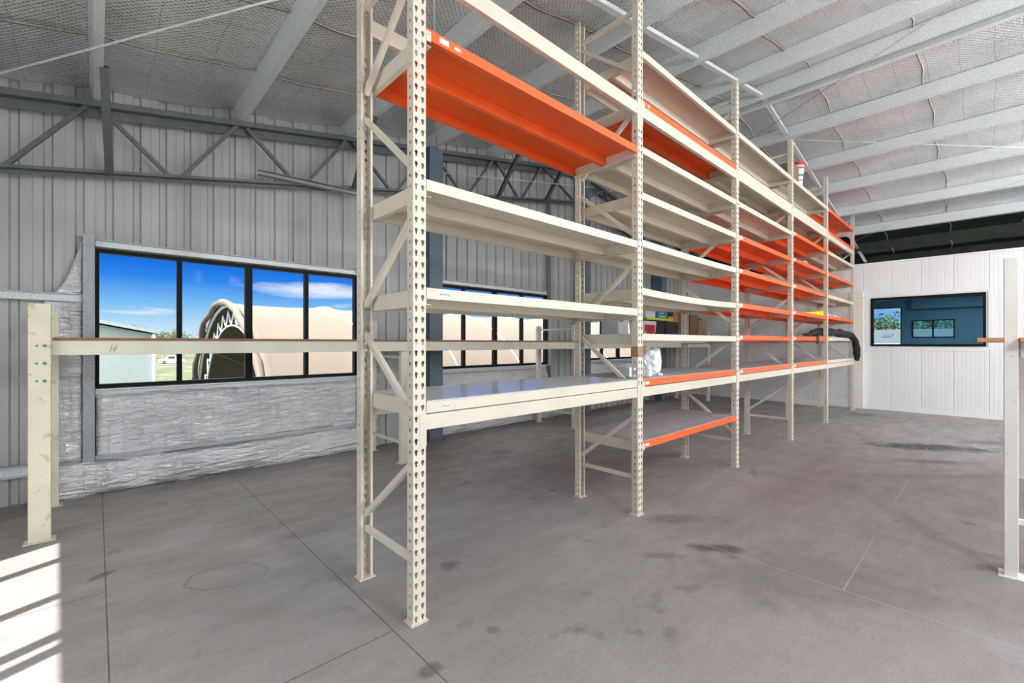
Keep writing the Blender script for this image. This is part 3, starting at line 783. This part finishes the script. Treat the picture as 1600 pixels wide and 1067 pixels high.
for v, l in ((5.955, 'long front beam of the bench rack at eye level, marked with a handwritten H'), (7.08, 'long rear beam of the bench rack beside the windows')):
    B = thing('bench_beam', l, 'beam', (-.31, v, 1.69), 'long beams of the bench rack')
    for x0, x1 in ((-.31, 3.42), (3.424, 7.50), (7.504, 14.0)):
        mb = MB(); mb.box(x0, v, 1.69, x1, v+.04, 1.83); part('beam_section', mb, M['bench'], B, bevel=.004)
    if v < 6:
        mb = MB(); y = v-.001
        for p_, q_ in (((.095,1.715),(.115,1.79)), ((.125,1.713),(.148,1.79)), ((.10,1.748),(.145,1.752))):
            mb.bar((p_[0],y,p_[1]), (q_[0],y,q_[1]), .002, .006, up=(0,1,0))
        part('handwritten_mark', mb, M['ink'], B, label='handwritten dark letter H')
        mb = MB(); mb.box(-.32, v-.004, 1.69, -.30, v+.03, 1.84)
        part('connector_plate', mb, M['rustpost'], B)
mb = MB(); mb.box(-.30, 5.94, 1.832, 7.395, 7.13, 1.858)
single('deck_board', mb, M['brown'], 'long brown board on the bench rack, passing the large left window', 'board', (3.5, 6.5, 1.832), 'boards of the bench rack')
mb = MB(); mb.box(7.515, 5.94, 1.832, 13.995, 7.13, 1.858); mb.box(14.15, 5.94, 1.832, 14.5, 7.13, 1.858); mb.box(13.995, 6.09, 1.832, 14.15, 7.04, 1.858)
single('deck_board', mb, M['brown'], 'long brown board on the bench rack, carrying the cartons and crates', 'board', (11, 6.5, 1.832), 'boards of the bench rack')

# ------------------------------------------------------------------ right-hand low rack
F = bench_frame(5.14, 2.46, 'wide chipped white post of the low rack cut off at the right picture edge', 'wpost', v0=-.155, v1=-1.2, w=.105, rails=(.43, 2.38, 1.75), grp='frames of the low rack at the right edge')
F2 = bench_frame(9.03, 1.69, 'rear frame of the low rack at the right edge, hidden behind the wide white post', 'wpost', v0=-.33, v1=-1.2, w=.105, rails=(.43, 1.0, 1.6), grp='frames of the low rack at the right edge')
for v, l in ((-.205, 'front'), (-1.25, 'rear')):
    B = thing('low_rack_beam', 'cream %s beam under the plywood sheet of the right-edge low rack' % l, 'beam', (5.25, v, 1.69), 'beams of the low rack at the right edge')
    mb = MB(); mb.box(5.15, v, 1.69, 9.07, v+.04, 1.81); part('beam_section', mb, M['bench'], B, bevel=.003)
    mb = MB(); mb.box(5.15, v-.005, 1.42, 5.24, v-.001, 1.83); part('end_connector', mb, M['bench'], B)
mb = MB(); mb.box(5.25, -1.35, 1.815, 9.02, .062, 1.845); mb.box(5.05, -.075, 1.815, 5.25, .062, 1.845); mb.box(5.05, -1.12, 1.815, 5.25, -.16, 1.845)
single('plywood_sheet', mb, M['ply'], 'orange brown plywood sheet lying on the low rack at the right edge', 'board', (7,-.6,1.815))

# ------------------------------------------------------------------ things on the bench deck
DZ = 1.8585
def crate(name, u0, v0, u1, v1, z0, z1, m, label, cat, lid=None, extra=None, grp=None, taper=0):
    T = thing(name, label, cat, ((u0+u1)/2, (v0+v1)/2, z0), grp)
    mb = MB(); t2 = taper
    vs = [(u0+t2,v0+t2,z0),(u1-t2,v0+t2,z0),(u1-t2,v1-t2,z0),(u0+t2,v1-t2,z0),(u0,v0,z1),(u1,v0,z1),(u1,v1,z1),(u0,v1,z1)]
    mb.add(vs, [(0,3,2,1),(4,5,6,7),(0,1,5,4),(1,2,6,5),(2,3,7,6),(3,0,4,7)])
    part('body', mb, M[m], T, bevel=.006)
    if lid:
        mb = MB(); mb.box(u0-.01, v0-.01, z1, u1+.01, v1+.01, z1+.03); part('lid', mb, M[lid], T, bevel=.006)
    for e in (extra or []):
        mb = MB(); fa, a0, b0, a1, b1, mm, nm = e
        if fa == 'f': mb.box(a0, v0-.003, b0, a1, v0-.0005, b1)
        else: mb.box(u0-.003, a0, b0, u0-.0005, a1, b1)
        part(nm, mb, M[mm], T)
    return T
crate('carton', 9.28, 6.15, 9.72, 6.65, DZ, 2.51, 'boxw', 'large white carton standing in front of the third window', 'box',
      extra=[('f', 9.50,1.95,9.58,2.03,'ink','printed_mark'), ('f', 9.33,2.36,9.52,2.375,'ink','printed_line'), ('f', 9.33,2.33,9.46,2.345,'ink','printed_line'), ('l', 6.30,2.36,6.32,2.40,'ink','printed_mark')])
crate('tote', 10.45, 6.15, 11.10, 6.6, DZ, 2.40, 'white', 'white tote with a red swoosh panel, under the lime lid', 'tote', taper=.03,
      extra=[('f', 10.50,2.12,11.0,2.30,'red','red_panel'), ('f', 10.60,2.06,10.95,2.12,'red','red_panel'), ('f', 10.72,1.92,11.06,1.99,'red','red_panel'), ('f', 11.0,2.02,11.04,2.1,'ink','printed_mark')])
crate('crate', 11.2, 6.2, 11.68, 6.65, DZ, 2.44, 'blackp', 'black plastic crate beside the white and red tote', 'crate', taper=.03)
crate('crate', 11.72, 6.2, 12.48, 6.7, DZ, 2.42, 'blackp', 'wider black plastic crate to the right of another black crate', 'crate', taper=.03)
mb = MB(); mb.box(10.5, 6.1, 2.445, 11.75, 6.66, 2.475); mb.box(10.48, 6.08, 2.43, 11.77, 6.10, 2.49)
single('lime_lid', mb, M['lime'], 'lime yellow plastic lid lying across the tote and black crate', 'lid', (11.1,6.4,2.44), bevel=.004)
crate('carton', 10.55, 6.15, 11.05, 6.6, 2.492, 2.74, 'boxw', 'small white carton on the lime lid', 'box')
crate('carton', 11.12, 6.15, 11.72, 6.62, 2.492, 2.76, 'blue', 'dark blue carton with white print on the lime lid', 'box',
      extra=[('f', 11.3,2.62,11.5,2.65,'boxw','printed_mark'), ('f', 11.25,2.53,11.6,2.56,'boxw','printed_mark')])
crate('carton', 11.85, 6.2, 12.15, 6.6, 2.425, 2.57, 'oran2', 'small orange carton on the wider black crate', 'box')
crate('carton', 11.85, 6.2, 12.12, 6.6, 2.572, 2.78, 'blackp', 'small black carton on top of the orange carton', 'box')
crate('carton', 12.17, 6.22, 12.46, 6.6, 2.425, 2.86, 'card', 'upright brown carton on the wider black crate', 'box')
mb = MB(); mb.box(10.55, 6.12, 2.765, 11.82, 6.6, 2.86); single('blue_sheet', mb, M['cyan'], 'bright blue flat pack lying on the white and blue cartons', 'package', (11.2,6.4,2.765), bevel=.01)
crate('carton', 13.0, 6.25, 13.12, 6.7, DZ, 2.84, 'card', 'tall thin brown carton behind the third rack frame', 'box')
crate('carton', 13.18, 6.2, 13.74, 6.7, DZ, 2.68, 'cardd', 'large dark brown carton, leftmost of three against the partition', 'box')
crate('carton', 13.25, 6.25, 13.66, 6.6, 2.683, 2.83, 'greyb', 'small grey carton on top of the large dark brown carton', 'box')
crate('carton', 13.78, 6.2, 14.05, 6.7, DZ, 2.55, 'card', 'brown carton between two others against the partition', 'box')
mb = MB()
for k in range(5): mb.box(14.09+.01*k, 6.2+.02*k, DZ+.152*k, 14.43-.008*k, 6.6, DZ+.152*(k+1)-.006)
single('carton_stack', mb, M['card'], 'stack of flattened brown cartons at the end of the bench board', 'cartons', (14.25,6.4,DZ))

# ------------------------------------------------------------------ things on the main rack
# white plastic bag and papers on the second bay
def blob(name, c, r, seed, m, label, cat, amp=.35, sub_=3, sq=(1,1,1)):
    import bmesh
    bm = bmesh.new(); bmesh.ops.create_icosphere(bm, subdivisions=sub_, radius=1)
    for v in bm.verts:
        d = v.co.normalized(); n = 1 + amp*noise.noise(d*1.6+Vector((seed,0,0))) + amp*.6*noise.noise(d*4+Vector((0,seed,0))) + amp*.25*abs(noise.noise(d*9))
        v.co = Vector((d.x*r*sq[0]*n, d.y*r*sq[1]*n, d.z*r*sq[2]*n))
    zmin = min(v.co.z for v in bm.verts)
    for v in bm.verts: v.co.z = max(v.co.z, zmin*.72)-zmin*.72
    me = bpy.data.meshes.new(name); bm.to_mesh(me); bm.free(); me.materials.append(M[m])
    o = put(name, me, c)
    if label: tag(o, label, cat)
    return o
SZ = 1.4295
o = blob('plastic_bag', (4.93, 2.82, SZ), .16, 2, 'bag', 'crumpled white plastic bag standing on the orange shelf of the second bay', 'bag', .28, 4, (.95,.8,1.15))
def paperbox(u, v, w, d, h, z, a, lab):
    mb = MB(); mb.box(-w/2,-d/2,0,w/2,d/2,h); mb.box(-w/2+.02,-d/2-.001,h*.3,-w/2+.05,-d/2,h*.7,1)
    o = put('white_packet', mb.mesh('white_packet', [M['white'], M['boxw']]), (u,v,z)); o.rotation_euler = (0,0,a); tag(o, lab, 'packet', 'white packets beside the plastic bag'); bev(o, .004)
paperbox(4.62, 2.70, .17, .12, .07, SZ, .3, 'white packet lying flat in front of the plastic bag')
paperbox(4.45, 2.80, .13, .12, .10, SZ, -.2, 'white packet close to the second rack frame')
paperbox(4.60, 2.87, .12, .10, .13, SZ, .1, 'upright white packet behind the flat one')
paperbox(4.80, 2.62, .08, .05, .03, SZ, .8, 'tiny white packet at the front of the shelf')
# yellow tool in the fourth bay
T = thing('yellow_tool', 'bright yellow wedge-shaped tool on the orange shelf of the fourth bay', 'tool', (11.4, 2.62, 2.4215))
mb = MB(); z = 2.4215
mb.add([(10.5,2.60,z),(11.75,2.56,z),(11.75,2.68,z),(10.5,2.66,z),(10.5,2.60,z+.015),(11.75,2.56,z+.085),(11.75,2.68,z+.085),(10.5,2.66,z+.015)], [(0,3,2,1),(4,5,6,7),(0,1,5,4),(1,2,6,5),(2,3,7,6),(3,0,4,7)])
part('blade', mb, M['yellow'], T, bevel=.004)
mb = MB(); mb.box(11.76,2.54,z,11.80,2.72,z+.11); mb.box(11.80,2.56,z+.02,11.98,2.70,z+.09); mb.box(11.98,2.55,z,12.03,2.71,z+.12); mb.box(12.03,2.60,z+.02,12.07,2.66,z+.07)
part('handle', mb, M['yellow'], T, bevel=.01)
# clear packs in the farthest bay
for k, (u, w, h) in enumerate([(12.4,.10,.14),(12.62,.45,.09),(13.25,.5,.10),(13.85,.35,.07)]):
    mb = MB(); z = 2.4415
    mb.grid(lambda a, c: (u+w*a, 2.56+.25*c, z+h*(math.sin(math.pi*min(1,max(0,a)))**.35)*(math.sin(math.pi*c)**.35)*(1+.2*noise.noise(Vector((a*5,c*5,k))))), 12, 8)
    mb.quad((u,2.56,z),(u+w,2.56,z),(u+w,2.81,z),(u,2.81,z))
    single('clear_packet', mb, M['clear'], 'milky plastic packet on the farthest orange shelf, %s' % ['closest to the fifth frame', 'next after the small upright one', 'third from the fifth frame', 'closest to the farthest frame'][k], 'packet', (u+w/2, 2.7, z), 'plastic packets in the farthest bay', True)
# folded paper on the fourth-bay fourth shelf
mb = MB(); z = 3.4215; mb.grid(lambda a, c: (10.35+.35*a, 2.53+.2*c, z+.004+.05*math.sin(math.pi*a)), 10, 3)
o = single('paper_sheet', mb, M['white'], 'curled white paper on an orange shelf high in the fourth bay', 'paper', (10.5,2.6,z), smooth=True); solid(o, .003, 1)
# black fabric roll drooping over the shelf edge
pts = [(11.15,2.72,1.975),(11.5,2.68,2.03),(11.9,2.70,2.06),(12.3,2.68,2.07),(12.8,2.66,2.07),(13.3,2.62,2.085),(13.8,2.58,2.06),(14.2,2.53,2.045),(14.45,2.45,2.00),(14.6,2.40,1.88),(14.68,2.39,1.70),(14.75,2.39,1.52),(14.82,2.40,1.36)]
rs = [.02,.05,.075,.085,.085,.09,.095,.09,.08,.07,.085,.08,.045]
P, RR = [], []
for a in range(len(pts)-1):
    for k in range(5):
        P.append(Vector(pts[a]).lerp(Vector(pts[a+1]), k/5)); RR.append(rs[a]+(rs[a+1]-rs[a])*k/5)
P.append(Vector(pts[-1])); RR.append(rs[-1])
mb = MB(); mb.tube(P, [r*(1+.18*noise.noise(p*6)) for p, r in zip(P, RR)], 16)
mb.v = [tuple(Vector(v) + Vector((0, .5, 1))*(.035*noise.noise(Vector(v)*9))) for v in mb.v]
mb.v = [(v[0], v[1], max(v[2], 1.952)) if v[0] < 14.3 else v for v in mb.v]
T = thing('black_roll', 'rolled black fabric drooping over the front of a shelf by the farthest frame', 'fabric roll', (13.3,2.6,1.95))
part('fabric', mb, M['cloth'], T, True)
mb = MB()
for x in (11.0, 11.12): mb.tube([(x+.25,2.60,1.97),(x+.1,2.475,1.96),(x+.08,2.465,1.86),(x+.02,2.465,1.80)], .010, 6)
part('strap', mb, M['cloth'], T)
# tub and carton on the top shelf
T = thing('tub', 'white tub with a red lid on the topmost shelf of the fourth bay', 'tub', (10.42, 2.66, 4.9055))
mb = MB(); mb.tube([(10.42,2.66,4.906),(10.42,2.66,5.10),(10.42,2.66,5.40)], [.085,.095,.125], 28); part('body', mb, M['white'], T, True)
mb = MB(); mb.tube([(10.42,2.66,5.40),(10.42,2.66,5.455)], [.138,.138], 28); mb.tube([(10.42,2.66,5.33),(10.42,2.66,5.345)], [.132,.132], 28); part('lid', mb, M['red'], T, bevel=.006)
mb = MB(); mb.tube([(10.42,2.66,5.17),(10.42,2.66,5.21)], [.108,.111], 28, cap=False); mb.tube([(10.42,2.66,5.08),(10.42,2.66,5.10)], [.101,.102], 28, cap=False); part('print_band', mb, M['green'], T, True)
crate('carton', 9.75, 2.58, 10.2, 2.95, 4.9055, 5.30, 'cardd', 'brown carton on the topmost shelf of the fourth bay, left of the tub', 'box')

# pale box column and bracket behind the farthest frame
mb = MB(); mb.box(15.50, 2.37, 0, 15.595, 2.60, 3.25); single('box_post', mb, M['creamw'], 'pale flat post on the partition behind the farthest rack frame', 'post', (15.55,2.5,0), bevel=.004)
mb = MB(); mb.tube([(15.06,2.62,3.07),(15.2,2.44,3.07),(15.28,2.28,3.07)], .014, 8); single('bracket_rod', mb, M['cream'], 'short horizontal rod sticking out beside the farthest rack frame', 'rod', (15.1,2.5,3.07))
mb = MB(); mb.box(15.30, 5.55, 0, 15.36, 6.35, .9)

# ------------------------------------------------------------------ outside
G = -2.8
mb = MB(); mb.box(-160, W+.6, G-.3, 260, 420, G); g = struct('ground', mb, M['grass'])
mb = MB(); mb.box(U1+.6, -200, G-.29, 260, W+.6, G+.01); struct('ground_yard', mb, M['asph'])
mb = MB(); mb.box(-160, -120, G-.29, U0-.6, W+.6, G+.01); mb.box(U0-.6, -120, G-.29, U1+.6, V0-.6, G+.01); struct('ground_apron', mb, M['asph'])
# shelter
T = thing('fabric_shelter', 'huge beige fabric arch shelter outside the windows', 'shelter', (16, 16.8, G))
VC, HW, HH = 16.8, 5.75, 5.9
def arch(u, a, k=1.0, wob=0): return (u, VC - HW*k*math.cos(a), G + HH*k*math.sin(a)**.82)
def skin(i, j):
    u = 3.0+25*i; a = math.pi*j
    s = abs(((u-3)/2.9) % 1 - .5)*2
    return arch(u, a, 1-.012*(1-s**4) + .004*noise.noise(Vector((u*2,a*4,0))))
mb = MB(); mb.grid(skin, 120, 40); o = part('canopy', mb, M['canvas'], T, True); solid(o, .02, 1)
for k in range(10):
    mb = MB(); u = 3.05+2.9*k; mb.tube([arch(u, math.pi*j/24, .985) for j in range(25)], .05, 6); part('arch_rib', mb, M['galv'], T, True)
for k in range(1, 9):
    mb = MB(); mb.tube([arch(3.05+2.9*k, math.pi*j/36, 1.003) for j in range(37)], .028, 5); part('fabric_seam', mb, M['seamw'], T, True)
mb = MB(); pts = [arch(2.9, math.pi*j/40, 1.0) for j in range(41)]
mb.tube([Vector(p)+Vector((.10*noise.noise(Vector(p)), 0, 0)) for p in pts], [.10+.04*noise.noise(Vector((j*.6,0,0))) for j in range(41)], 10); part('rolled_rim', mb, M['canvas'], T, True)
mb = MB()
for j in range(3, 38, 2):
    p_, q_ = Vector(arch(3.2, math.pi*j/40, .965)), Vector(arch(3.2, math.pi*(j+1)/40, .88)); r_ = Vector(arch(3.2, math.pi*(j+2)/40, .965))
    mb.tube([p_, q_], .025, 5); mb.tube([q_, r_], .025, 5)
mb.tube([arch(3.2, math.pi*j/30, .88) for j in range(31)], .03, 6)
part('lattice_arch', mb, M['galv'], T)
mb = MB()
mb.tube([arch(3.3, .95, .96), arch(8.8, 1.9, .96)], .05, 6); mb.tube([arch(3.3, 1.9, .96), arch(8.8, .95, .96)], .05, 6); mb.tube([arch(3.3, 1.3, .96), arch(3.3, 1.95, .96)], .05, 6)
mb.tube([arch(3.3, 2.85, .96), arch(8.8, 2.3, .96)], .05, 6); mb.tube([arch(3.3, 2.35, .96), arch(8.8, 2.9, .96)], .05, 6)
part('brace_tube', mb, M['bolt'], T)
mb = MB(); mb.grid(lambda a, c: (28.0, VC-HW*math.cos(math.pi*a)*.98, G+c*HH*math.sin(math.pi*a)**.82*.98), 30, 4); part('end_wall', mb, M['canvasin'], T)
# shipping-container-like liner inside
# white building left
T = thing('white_building', 'pale white gabled building outside at the left of the large window', 'building', (-3, 22, G))
mb = MB(); v = 18
mb.add([(-16,v,G),(1.26,v,G),(1.26,v,2.10),(-7,v,3.9),(-16,v,2.0),(-16,v+18,G),(1.26,v+18,G),(1.26,v+18,2.10),(-7,v+18,3.9),(-16,v+18,2.0)], [(0,1,2,3,4),(9,8,7,6,5),(1,6,7,2),(0,4,9,5)]); part('wall', mb, M['xwhite'], T)
mb = MB(); mb.add([(-16.2,v-.2,1.98),(-7,v-.2,3.95),(1.46,v-.2,2.10),(-16.2,v+18.2,1.98),(-7,v+18.2,3.95),(1.46,v+18.2,2.10),(-16.2,v-.2,2.08),(-7,v-.2,4.05),(1.46,v-.2,2.20),(-16.2,v+18.2,2.08),(-7,v+18.2,4.05),(1.46,v+18.2,2.20)],
    [(0,1,4,3),(1,2,5,4),(6,9,10,7),(7,10,11,8),(0,6,7,1),(1,7,8,2),(2,8,11,5)]); part('roof', mb, M['xwhite'], T)
mb = MB(); mb.tube([(1.33,v-.06,G),(1.33,v-.06,2.1)], .05, 8); part('downpipe', mb, M['white'], T)
# distant buildings
def bld(u0, v0, u1, v1, h, mw_, mr, label, wins):
    T = thing('distant_building', label, 'building', ((u0+u1)/2, (v0+v1)/2, G))
    mb = MB(); mb.box(u0,v0,G,u1,v1,G+h); part('wall', mb, M[mw_], T)
    mb = MB(); c = (v0+v1)/2
    mb.add([(u0-.5,v0-.5,G+h),(u1+.5,v0-.5,G+h),(u1+.5,v1+.5,G+h),(u0-.5,v1+.5,G+h),(u0-.5,c,G+h+1.6),(u1+.5,c,G+h+1.6)], [(0,1,5,4),(3,4,5,2),(0,4,3),(1,2,5),(0,3,2,1)]); part('roof', mb, M[mr], T)
    for x in wins:
        mb = MB(); mb.box(x, v0-.05, G+1.6, x+1.2, v0-.01, G+2.9); part('window', mb, M['ink'], T)
bld(17.5, 110, 46, 125, 6.0, 'pink', 'xroof', 'distant pink rendered building left of the fabric shelter', [18.5, 20.3, 22.5])
bld(-20, 150, 6, 160, 4.2, 'xcream', 'xroof', 'distant pale shed behind the grass and the parked ute', [])
# building seen through the partition window
T = thing('roofed_building', 'low white building with a dull pink roof beyond the office window', 'building', (62, 8, G))
mb = MB(); mb.box(58,-30,G,75,24,1.72); part('wall', mb, M['xcream2'], T)
mb = MB(); mb.add([(57,-31,1.72),(57,25,1.72),(66,25,3.4),(66,-31,3.4),(76,25,1.72),(76,-31,1.72)], [(0,3,2,1),(3,5,4,2),(0,1,4,5)]); part('roof', mb, M['pinkroof'], T)
mb = MB(); mb.box(56.9,-31,1.45,57.2,25,1.80); part('gutter', mb, M['white'], T)
mb = MB(); mb.add([(61.0,7.0,2.52),(61.0,7.8,2.52),(63.0,7.8,2.90),(63.0,7.0,2.90)], [(0,1,2,3)]); o = part('solar_panel', mb, M['blackp'], T); solid(o, .06, 1)
# ute
def ute(x, y, label):
    T = thing('ute', label, 'vehicle', (x, y, G))
    mb = MB(); prof = [(-2.3,.45),(2.2,.45),(2.35,.8),(2.2,1.05),(1.1,1.15),(.5,1.75),(-.6,1.78),(-.8,1.15),(-2.3,1.1)]
    n = len(prof); vs = [(x-a, y-.9, G+b_) for a, b_ in prof] + [(x-a, y+.9, G+b_) for a, b_ in prof]
    mb.add(vs, [tuple(range(n)), tuple(range(2*n-1, n-1, -1))] + [(k, n+k, n+(k+1) % n, (k+1) % n) for k in range(n)]); part('body', mb, M['white'], T)
    for a in (-1.5, 1.4):
        for s in (-.92, .72):
            mb = MB(); mb.tube([(x-a, y+s, G+.36), (x-a, y+s+.2, G+.36)], .36, 14); part('wheel', mb, M['tyre'], T)
    mb = MB(); mb.add([(x-1.0,y-.905,G+1.18),(x-.5,y-.905,G+1.68),(x+.5,y-.905,G+1.7),(x+.6,y-.905,G+1.18)], [(0,1,2,3)]); part('side_window', mb, M['carglass'], T)
ute(12.6, 128, 'white ute parked on the distant grass seen under the bench beam')
# fence
T = thing('wire_fence', 'thin post fence in front of the distant ute', 'fence', (12, 100, G))
for k in range(9):
    mb = MB(); mb.box(6+1.8*k, 100, G, 6.08+1.8*k, 100.08, G+1.3); part('fence_post', mb, M['bark'], T)
mb = MB()
for z in (.5, .9, 1.25): mb.tube([(6,100,G+z),(20.4,100,G+z)], .015, 4)
part('wire', mb, M['galv'], T)
mb = MB(); mb.tube([(14.0,96,G),(14.0,96,G+4.4)], [.14,.10], 10); mb.box(13.4,95.95,G+4.1,14.6,96.05,G+4.25)
single('service_pole', mb, M['white'], 'white service pole standing in the distant grass', 'pole', (14,96,G))
# trees
def leafball(r, seed, dens=1.0):
    mb = MB(); rnd = random.Random(seed); n = int(1300*dens)
    cl = [(Vector((rnd.uniform(-.6,.6), rnd.uniform(-.6,.6), rnd.uniform(-.35,.55))), rnd.uniform(.32,.55)) for _ in range(9)]
    for k in range(n):
        c, cr = cl[k % 9]
        d = Vector((rnd.gauss(0,1), rnd.gauss(0,1), rnd.gauss(0,1))).normalized()*(rnd.random()**.35)
        p = (c + d*cr)*r; s = r*rnd.uniform(.04,.08)
        a = Vector((rnd.gauss(0,1), rnd.gauss(0,1), rnd.gauss(0,1))).normalized(); b_ = a.cross(Vector((rnd.gauss(0,1), rnd.gauss(0,1), 1))).normalized()
        mb.add([p-a*s, p+b_*s*.6, p+a*s, p-b_*s*.6], [(0,1,2,3)])
    return mb
crowns = [leafball(1, k).mesh('crown', M['leaf']) for k in range(4)]
mbt = MB(); mbt.tube([(0,0,0),(.03,.02,.5),(0,0,1)], [.06,.045,.02], 8); trunkm = mbt.mesh('trunk', M['bark'])
def tree(u, v, h, k, label, grp):
    T = thing('gum_tree', label, 'tree', (u, v, G), grp)
    c = put('crown', crowns[k % 4], (0,0,h*.62), T); c.scale = (h*.42, h*.42, h*.42)
    t_ = put('trunk', trunkm, (0,0,0), T); t_.scale = (h*.6, h*.6, h*.75)
rnd = random.Random(3)
k = 0
for i in range(16):
    u = -6 + 5.2*i + rnd.uniform(-.4,.4); v = 168 + 9*(i % 2); h = rnd.uniform(8, 10.5)
    tree(u, v, h, i, 'distant green tree beyond the grass on the skyline', 'distant trees past the window wall'); k += 1
for i in range(12):
    u = 86 + 9*(i % 2); v = -8 + 4.3*i + rnd.uniform(-.3,.3)
    tree(u, v, rnd.uniform(8.8, 11), i+2, 'grey green gum tree behind the pink roofed building', 'gum trees beyond the office')
for i, (u, v, h) in enumerate([(44,25,8),(47,32,8.5),(54,36,9),(62,41,10),(71,47,11)]):
    tree(u, v, h, i, 'green tree beyond the far end of the fabric shelter', 'trees past the shelter')
for i, (u, v) in enumerate([(33,-2.0),(34.5,.6)]):
    tree(u, v, 5.2, i, 'leafy tree close outside the office window', 'trees close outside the office')

# ------------------------------------------------------------------ fill globes added to brighten the shed, unseen behind and right of the camera
M['lampglobe'] = emis('lamp_globe_light', (.98,.99,1), 150)
def fill_globe(u, v, power, label):
    z = rz(u)-1.1
    T = thing('high_bay_lamp', label, 'lamp', (u, v, z), 'high bay lamps')
    mb = MB(); mb.tube([(u,v,z+.2*math.sin(a)) for a in [R(-88+176*k/12) for k in range(13)]], [max(.01,.2*math.cos(R(-88+176*k/12))) for k in range(13)], 24); part('globe', mb, M['lampglobe'], T, True)
    mb = MB(); mb.tube([(u,v,z+.19),(u,v,z+1.1)], .012, 8); mb.tube([(u,v,z+.17),(u,v,z+.26)], [.09,.05], 16); part('hanger', mb, M['galv'], T)
LP = 170
for i, (u, v) in enumerate([(2.3,-2.4), (6.3,-2.8), (12.0,-3.2), (4.0,-5.5), (9.5,-6.0), (14.0,-5.8)]):
    fill_globe(u, v, LP, ['globe lamp hanging closest behind the camera, outside the picture', 'globe lamp on the right side under the ridge, outside the picture', 'globe lamp on the right side near the partition, outside the picture', 'globe lamp by the near end of the side doorways, outside the picture', 'globe lamp between the two side doorways, outside the picture', 'globe lamp at the far end of the side doorways, outside the picture'][i])

# ------------------------------------------------------------------ sun, sky
sd = bpy.data.lights.new('sun', 'SUN'); sd.energy = 11; sd.angle = R(.55); sd.color = (1,.97,.92)
so = bpy.data.objects.new('sun', sd); COL.objects.link(so)
el = R(50); az = Vector((.91,.41,0)).normalized()
d = Vector((az.x*math.cos(el), az.y*math.cos(el), -math.sin(el)))
so.rotation_euler = d.to_track_quat('-Z','Y').to_euler(); so.location = (-20,-10,20)

w = bpy.data.worlds.new('sky'); S.world = w; w.use_nodes = True; t = NT(w); t.n.clear()
out = t.new('ShaderNodeOutputWorld'); bg = t.new('ShaderNodeBackground')
tc = t.new('ShaderNodeTexCoord'); s3 = t.sep(tc.outputs['Generated'])
cr = t.new('ShaderNodeValToRGB'); e = cr.color_ramp.elements
e[0].position = 0; e[0].color = (.70,.86,.97,1); e[1].position = .22; e[1].color = (.006,.10,.62,1)
for p_, c_ in ((.03,(.55,.77,.96)), (.07,(.22,.54,.93)), (.115,(.03,.26,.86)), (.15,(.008,.15,.74))):
    q = e.new(p_); q.color = (*c_, 1)
t.link(s3[2], cr.inputs[0])
mp = t.new('ShaderNodeMapping'); mp.inputs['Scale'].default_value = (2.2,2.2,16); t.link(tc.outputs['Generated'], mp.inputs[0])
cn = t.noise(mp.outputs[0], 1.6, 8, .62, .3)
cm = t.math('MULTIPLY', t.ramp(cn, .60, .68), t.ramp(s3[2], .02, .07))
az_ = t.math('SUBTRACT', t.math('DIVIDE', s3[0], t.math('MAXIMUM', s3[1], .05)), .355)
el_ = t.math('SUBTRACT', s3[2], .108)
q_ = t.math('ADD', t.math('POWER', t.math('DIVIDE', az_, .13), 2), t.math('POWER', t.math('DIVIDE', el_, .016), 2))
mp3 = t.new('ShaderNodeMapping'); mp3.inputs['Scale'].default_value = (14,14,70); t.link(tc.outputs['Generated'], mp3.inputs[0])
c1 = t.math('MULTIPLY', t.ramp(t.math('ADD', q_, t.math('MULTIPLY', t.math('SUBTRACT', t.noise(mp3.outputs[0], 1.0, 6, .65), .5), 2.0)), .1, 1.3, .85, 0), t.ramp(s3[1], .1, .3))
skyc = t.mix(t.math('MAXIMUM', t.math('MULTIPLY', cm, t.ramp(s3[2], .09, .06)), c1), cr.outputs[0], (.95,.97,1.0))
hi = t.math('MAXIMUM', t.ramp(s3[2], .22, .42), t.math('MULTIPLY', t.ramp(s3[1], -.1, -.35), t.ramp(s3[2], -.02, .05)))
skyc = t.mix(hi, skyc, (1.0,1.0,1.0))
t.link(skyc, bg.inputs[0])
t.link(t.math('ADD', .85, t.math('MULTIPLY', hi, 2.9)), bg.inputs[1])
t.link(bg.outputs[0], out.inputs[0])

# ------------------------------------------------------------------ camera
cd = bpy.data.cameras.new('camera'); cam = bpy.data.objects.new('camera', cd); COL.objects.link(cam)
cd.sensor_width = 36; cd.lens = 695.5/1600*36; cd.shift_y = 3.3/1600; cd.clip_end = 1000; cd.clip_start = .05
cam.location = (0,0,1.8); cam.rotation_euler = (R(90), 0, .8198 - R(90))
S.camera = cam
S.view_settings.view_transform = 'Standard'; S.view_settings.look = 'None'; S.view_settings.gamma = 1; S.view_settings.exposure = 0.3
S.cycles.use_denoising = True
S.cycles.max_bounces = 10; S.cycles.diffuse_bounces = 6; S.cycles.transparent_max_bounces = 16
S.cycles.sample_clamp_indirect = 6
